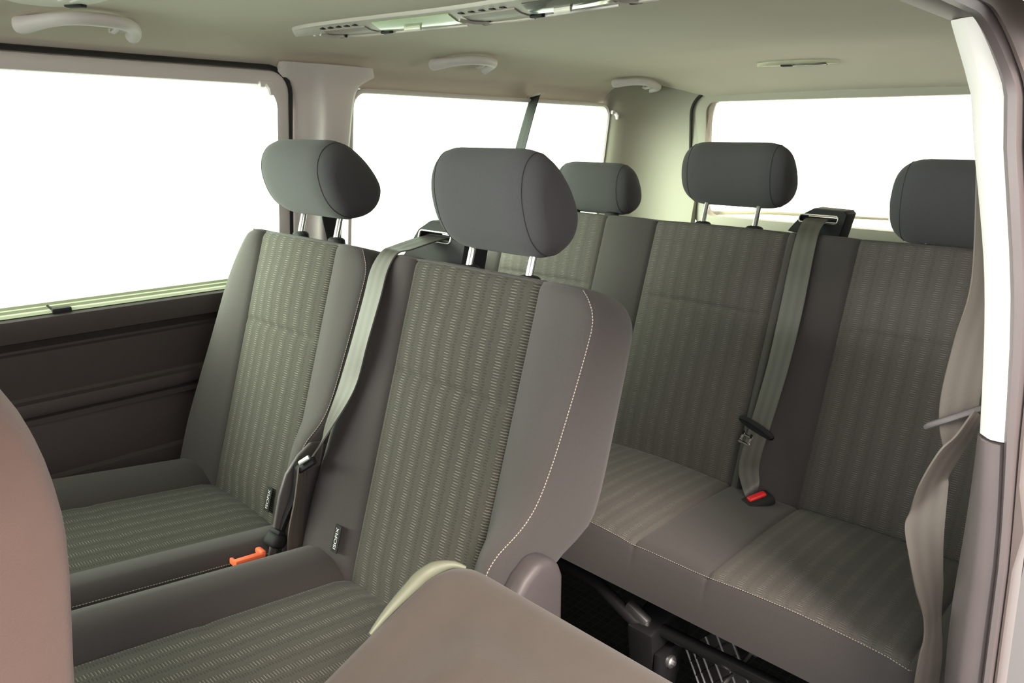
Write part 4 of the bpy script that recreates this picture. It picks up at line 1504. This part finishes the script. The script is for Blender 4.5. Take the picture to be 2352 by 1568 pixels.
def grab_handle(y0, L, label):
    p, nrm, tup = surf(-1.500, y0)
    t = thing('grab_handle', label, 'grab handle', p, 'roof grab handles')
    def P(a, o, u):
        q, n_, _ = surf(-1.515 + u, y0 + a * L)
        return q + n_ * o
    pts = [(0.0, 0.006, 0.0), (0.05, 0.011, 0.010), (0.13, 0.014, 0.032), (0.25, 0.015, 0.062), (0.40, 0.015, 0.082), (0.60, 0.015, 0.086), (0.78, 0.015, 0.078), (0.90, 0.014, 0.056), (0.97, 0.012, 0.030), (1.0, 0.010, 0.008), (0.985, 0.008, -0.004)]
    path = smooth([P(*q) for q in pts], 4)
    n = len(path)
    rs = []
    for i in range(n):
        f = i / (n - 1)
        rs.append((0.3, 0.75, 0.92, 1)[min(i, n - 1 - i, 3)] * (0.0115 + 0.004 * exp(-((f - 0.08) / 0.12) ** 2) + 0.003 * exp(-((f - 0.95) / 0.1) ** 2) - 0.006 * exp(-((f) / 0.03) ** 2) - 0.003 * exp(-((f - 1) / 0.03) ** 2)))
    mmx = M()
    mmx.tube(path, rs, 14, flat=0.9, upv=tup)
    mmx.build('grip', P_HANDLE, t)
    for a_ in (0.06, 0.95):
        mmx = M()
        mmx.box(P(a_, 0.003, 0.010), (0.022, 0.022, 0.008), 0.003)
        mmx.build('mount', P_HANDLE, t)
    mmx = M()
    mmx.tube([P(0.80, 0.008, 0.050), P(0.795, 0.013, 0.040), P(0.785, 0.014, 0.026), P(0.77, 0.011, 0.018), P(0.76, 0.008, 0.026)], [0.005, 0.005, 0.0045, 0.004, 0.003], 8)
    mmx.tube([P(0.80, 0.009, 0.034), P(0.90, 0.010, 0.030)], 0.004, 8)
    mmx.build('coat_hook', P_HANDLE, t)
    return t


grab_handle(0.378, 0.185, 'pale grab handle above the big side window, nearest of the three')
grab_handle(1.262, 0.185, 'pale grab handle above the quarter window, middle of the three')
grab_handle(2.010, 0.190, 'pale grab handle in the rear roof corner, farthest of the three')


# ------------------------------------------------------------------ roof console with lamps and vents
def c_mid(x): return 0.950 - 0.118 * ((x - CX) / 0.5) ** 2


def c_half(x): return 0.046 * max(0.02, 1 - (abs(x - CX) / 0.514) ** 5) ** 0.5


def CP(x, t, d):
    """t -1 near edge .. 1 rear edge, d below the headliner"""
    return ceil_pt(x, c_mid(x) + t * c_half(x)) - V((0, 0, d))


con = thing('roof_console', 'long pale roof console with two lamps and two vents across the headliner', 'roof console', (CX, 0.95, 1.40))
mm = M()
rows = []
XE = 0.512
for x in [CX - XE, CX - XE + 0.01, CX - XE + 0.03] + lin(CX - XE + 0.06, CX + XE - 0.06, 30) + [CX + XE - 0.03, CX + XE - 0.01, CX + XE]:
    rows.append([CP(x, t, d) for t, d in ((-1.0, -0.004), (-1.0, 0.002), (-0.95, 0.006), (-0.82, 0.007), (-0.70, 0.009), (0.0, 0.015), (0.6, 0.015), (0.9, 0.011), (0.98, 0.005), (1.0, -0.004))])
mm.grid(rows, closed_u=True, cap=True)
con_b = mm.build('panel', P_CONS, con, angle=30)


PAN = [(-1.0, 0.002), (-0.95, 0.006), (-0.82, 0.007), (-0.70, 0.009), (0.0, 0.015), (0.6, 0.015), (0.9, 0.011), (0.98, 0.005)]


def console_patch(x0, x1, t0, t1, d, n=8, m_=4, slant=0.0):
    mmx = M()
    lo, hi = [], []
    for i in range(n + 1):
        x = x0 + (x1 - x0) * i / n
        lo.append([CP(x + slant * (t0 + (t1 - t0) * j / m_), t0 + (t1 - t0) * j / m_, d(i / n, j / m_)) for j in range(m_ + 1)])
        hi.append([CP(x + slant * (t0 + (t1 - t0) * j / m_), t0 + (t1 - t0) * j / m_, 0.004) for j in range(m_ + 1)])
    for i in range(n + 1): lo[i] = [hi[i][0]] + lo[i] + [hi[i][-1]]
    mmx.grid([[r[0] for r in lo] and hi[0][:1] + hi[0] + hi[0][-1:]] + lo + [hi[-1][:1] + hi[-1] + hi[-1][-1:]])
    return mmx


for x0, x1, mt, nm, lb in ((-1.215, -1.045, LENS, 'lamp', 'pale green lamp lens'), (-0.885, -0.715, LENS_DARK, 'lamp', 'dark glossy lamp lens')):
    lp = console_patch(x0, x1, -0.72, 0.90, lambda u, v: lerp(PAN, -0.72 + 1.62 * v) + 0.0018 + 0.0015 * sin(pi * u) * sin(pi * v), n=8, m_=10, slant=-0.018).build(nm, mt, con, angle=50, label=lb)
    mmx = M()
    mmx.tube([CP((x0 + x1) / 2 - 0.03, 0.0, 0.0195), CP((x0 + x1) / 2 + 0.005, 0.0, 0.0195)], [0.006, 0.006], 10, flat=0.5)
    mmx.build('bulb_cover', plain('bulb_cover', (0.85, 0.85, 0.75), 0.2), lp)
    mmx = M()
    mmx.tube([CP(x0 - 0.014 + 0.0, 0.97, 0.017), CP(x1 - 0.018, 0.99, 0.017)], 0.0022, 6)
    mmx.build('lamp_edge', P_HANDLE, lp)
    mmx = M()
    mmx.box(CP(x0 - 0.018, 0.85, 0.0165), (0.028, 0.010, 0.006), 0.002)
    mmx.build('lamp_switch', P_BLACK, con)
for x0, x1 in ((-1.325, -1.235), (-1.020, -0.905), (-0.70, -0.59)):
    vp = console_patch(x0, x1, -0.42, 0.90, lambda u, v: lerp(PAN, -0.42 + 1.32 * v) + 0.0018, n=8, m_=10, slant=-0.012).build('vent', plain('vent_plastic', (0.40, 0.37, 0.33), 0.5), con, angle=40)
    for i in range(5):
        x = x0 + (x1 - x0) * (i + 0.3) / 5
        mmx = M()
        mmx.box(CP(x + 0.004, -0.60, 0.009), (0.011, 0.008, 0.004), 0.001)
        mmx.build('vent_slot', P_BLACK, vp)
    mmx = M()
    mmx.tube([CP(x0 - 0.004, -0.35, 0.0175), CP(x0 + 0.0, 0.3, 0.0195), CP(x0 + 0.012, 0.85, 0.0185), CP((x0 + x1) / 2, 0.96, 0.0185), CP(x1 - 0.006, 0.93, 0.0185)], 0.0026, 6)
    mmx.build('vent_lip', P_CONS, vp)
    mmx = M()
    mmx.box(CP(x0 + 0.004, 0.92, 0.0175), (0.022, 0.008, 0.006), 0.002)
    mmx.build('vent_tab', P_BLACK, vp)
for x in (-1.358, -1.346):
    mmx = M()
    mmx.tube([CP(x, 0.25, 0.012), CP(x, 0.25, 0.017)], [0.004, 0.003], 10)
    mmx.build('screw_cap', P_HANDLE, con)

# round roof vent at the top left corner of the photo
rv = thing('roof_vent', 'round pale roof vent at the left edge above the nearest grab handle', 'roof vent', (-1.245, 0.33, 1.39))
mm = M()


def ell(k, s, d, n=40):
    out = []
    for i in range(n):
        a = 2 * pi * i / n
        ca, sa = cos(a), sin(a)
        x = -1.255 + 0.160 * s * math.copysign(abs(ca) ** 0.85, ca)
        y = 0.378 + 0.086 * s * math.copysign(abs(sa) ** 0.85, sa)
        out.append(ceil_pt(x, y) - V((0, 0, d)))
    return out


rings_ = [ell(0, 1.0, -0.004), ell(0, 1.0, 0.002), ell(0, 0.97, 0.006), ell(0, 0.90, 0.008), ell(0, 0.85, 0.012), ell(0, 0.5, 0.014)]
mm.grid(rings_, closed_u=True)
mm.add(rings_[-1], [tuple(range(40))])
rvb = mm.build('surround', P_CONS, rv, angle=40)
mm = M()
mm.box(ceil_pt(-1.352, 0.425) - V((0, 0, 0.013)), (0.030, 0.014, 0.006), 0.002, Matrix.Rotation(radians(35), 3, 'Z'))
mm.build('vent_tab', P_BLACK, rvb)
for i in range(5):
    mm = M()
    mm.box(ceil_pt(-1.255, 0.345 + 0.016 * i) - V((0, 0, 0.015)), (0.13, 0.004, 0.006), 0.001)
    mm.build('louvre', P_LIGHT, rvb)

# small lamp near the tailgate
rl = thing('rear_lamp', 'slim rear roof lamp on the headliner in front of the tailgate window', 'roof lamp', (-0.925, 2.035, 1.39))
CR = lambda a, b_, d: ceil_pt(-0.925 + a, 2.035 + b_ + a * 0.12) - V((0, 0, d))
mm = M()
rows = []
for a in lin(-0.105, 0.105, 16):
    h_ = 0.020 * max(0.03, 1 - (abs(a) / 0.105) ** 3)
    rows.append([CR(a, t * h_, d) for t, d in ((-1, -0.003), (-0.9, 0.004), (-0.5, 0.009), (0.5, 0.009), (0.9, 0.004), (1, -0.003))])
mm.grid(rows, closed_u=True, cap=True)
rlb = mm.build('surround', plain('yellowed_lamp_plastic', (0.62, 0.60, 0.46), 0.4), rl)
mm = M()
mm.box(CR(0.035, 0, 0.009), (0.085, 0.022, 0.006), 0.002, Matrix.Rotation(radians(7), 3, 'Z'))
mm.build('lamp', LENS_DARK, rl)
mm = M()
mm.box(CR(-0.025, 0, 0.009), (0.030, 0.020, 0.007), 0.003, Matrix.Rotation(radians(7), 3, 'Z'))
mm.build('lamp_switch', P_BLACK, rl)

# blind hooks in the window corners, clip on the window rail
for x, y, z, lb in ((-1.572, 0.852, 1.300, 'small pale blind hook in the rear top corner of the big side window'), (-1.572, 2.108, 1.277, 'small pale blind hook in the rear top corner of the quarter window')):
    hk = thing('blind_hook', lb, 'hook', (x, y, z), 'window blind hooks')
    mm = M()
    mm.box((x, y, z + 0.006), (0.014, 0.030, 0.014), 0.004)
    mm.build('base', P_HANDLE, hk)
    mm = M()
    mm.tube([(x + 0.004, y + 0.002, z + 0.004), (x + 0.012, y + 0.004, z - 0.006), (x + 0.010, y + 0.006, z - 0.016)], [0.008, 0.007, 0.005], 8)
    mm.build('hook', P_HANDLE, hk)
cl = thing('rail_clip', 'small black clip on the light rail under the big side window', 'clip', (-1.612, 0.405, 0.878))
mm = M()
mm.box((-1.612, 0.408, 0.869), (0.014, 0.034, 0.010), 0.002)
mm.build('body', P_BLACK, cl)
mm = M()
mm.tube([(-1.615, 0.394, 0.871), (-1.618, 0.386, 0.881)], [0.003, 0.002], 6)
mm.build('hook', P_HINGE, cl)

# wiper seen through the tailgate glass
wp = thing('rear_wiper', 'pale wiper arm seen low through the tailgate window', 'wiper', (-1.36, 2.40, 0.95))
mm = M()
mm.tube([(-1.385, 2.40, 0.955), (-1.385, 2.365, 0.955)], [0.016, 0.020], 16)
mm.build('pivot_cap', CHROME, wp)
mm = M()
mm.tube([(-1.385, 2.395, 0.955), (-1.33, 2.395, 0.950), (-1.25, 2.39, 0.957), (-1.12, 2.385, 0.966), (-0.75, 2.38, 0.975)], [0.010, 0.008, 0.006, 0.006, 0.004], 8)
mm.build('arm', P_CONS, wp)

# gridded rubber flap curling up under the bench, release bar beside it
fl = thing('rubber_flap', 'corner of a gridded black rubber mat curling up under the rear bench', 'floor mat', (-0.61, 1.22, 0.10))
mm = M()
FO, FA, FB = V((-0.650, 1.190, 0.200)), V((0.072, 0.02, 0.075)), V((0.075, -0.03, -0.085))


def FP(a, b_, d):
    n_ = FA.cross(FB).normalized()
    if n_.y > 0: n_ = -n_
    return FO + FA * a + FB * b_ + n_ * (d + 0.018 * sin(pi * a) * 1.0)


for d0 in (0.0,):
    lo = [[FP(a, b_, 0.0) for b_ in lin(0, 1.5, 6)] for a in lin(0, 1.05, 8)]
    hi = [[FP(a, b_, -0.004) for b_ in lin(0, 1.5, 6)] for a in lin(0, 1.05, 8)]
    mm.grid(lo); mm.grid(hi)
    edge = lambda g: g[0] + [r[-1] for r in g[1:]] + g[-1][::-1][1:] + [r[0] for r in g[::-1][1:-1]]
    mm.grid([edge(lo), edge(hi)], closed_u=True)
flb = mm.build('sheet', RUBBER, fl)
for i in range(6):
    mm = M()
    a = 0.02 + 0.2 * i
    mm.tube([FP(a, b_, 0.001) for b_ in lin(0.02, 1.48, 8)], 0.0022, 6)
    mm.build('rib', STEEL if False else plain('grey_rubber_rib', (0.34, 0.34, 0.35), 0.35) if i == 0 else bpy.data.materials['grey_rubber_rib'], flb)
for j in range(7):
    mm = M()
    b_ = 0.02 + 0.23 * j
    mm.tube([FP(a, b_, 0.0006) for a in lin(0.02, 1.03, 10)], 0.0018, 6)
    mm.build('cross_rib', RUBBER, flb)
mm = M()
mm.tube([(-0.512, 1.215, 0.262), (-0.516, 1.19, 0.25), (-0.520, 1.08, 0.235), (-0.522, 1.00, 0.225)], 0.0035, 8)
rb = mm.build('release_bar', STEEL, bench, label='thin steel release bar under the bench')
mm = M()
mm.box((-0.512, 1.205, 0.268), (0.030, 0.022, 0.030), 0.005, Matrix.Rotation(radians(20), 3, 'Y'))
mm.build('bracket', P_HINGE, rb)
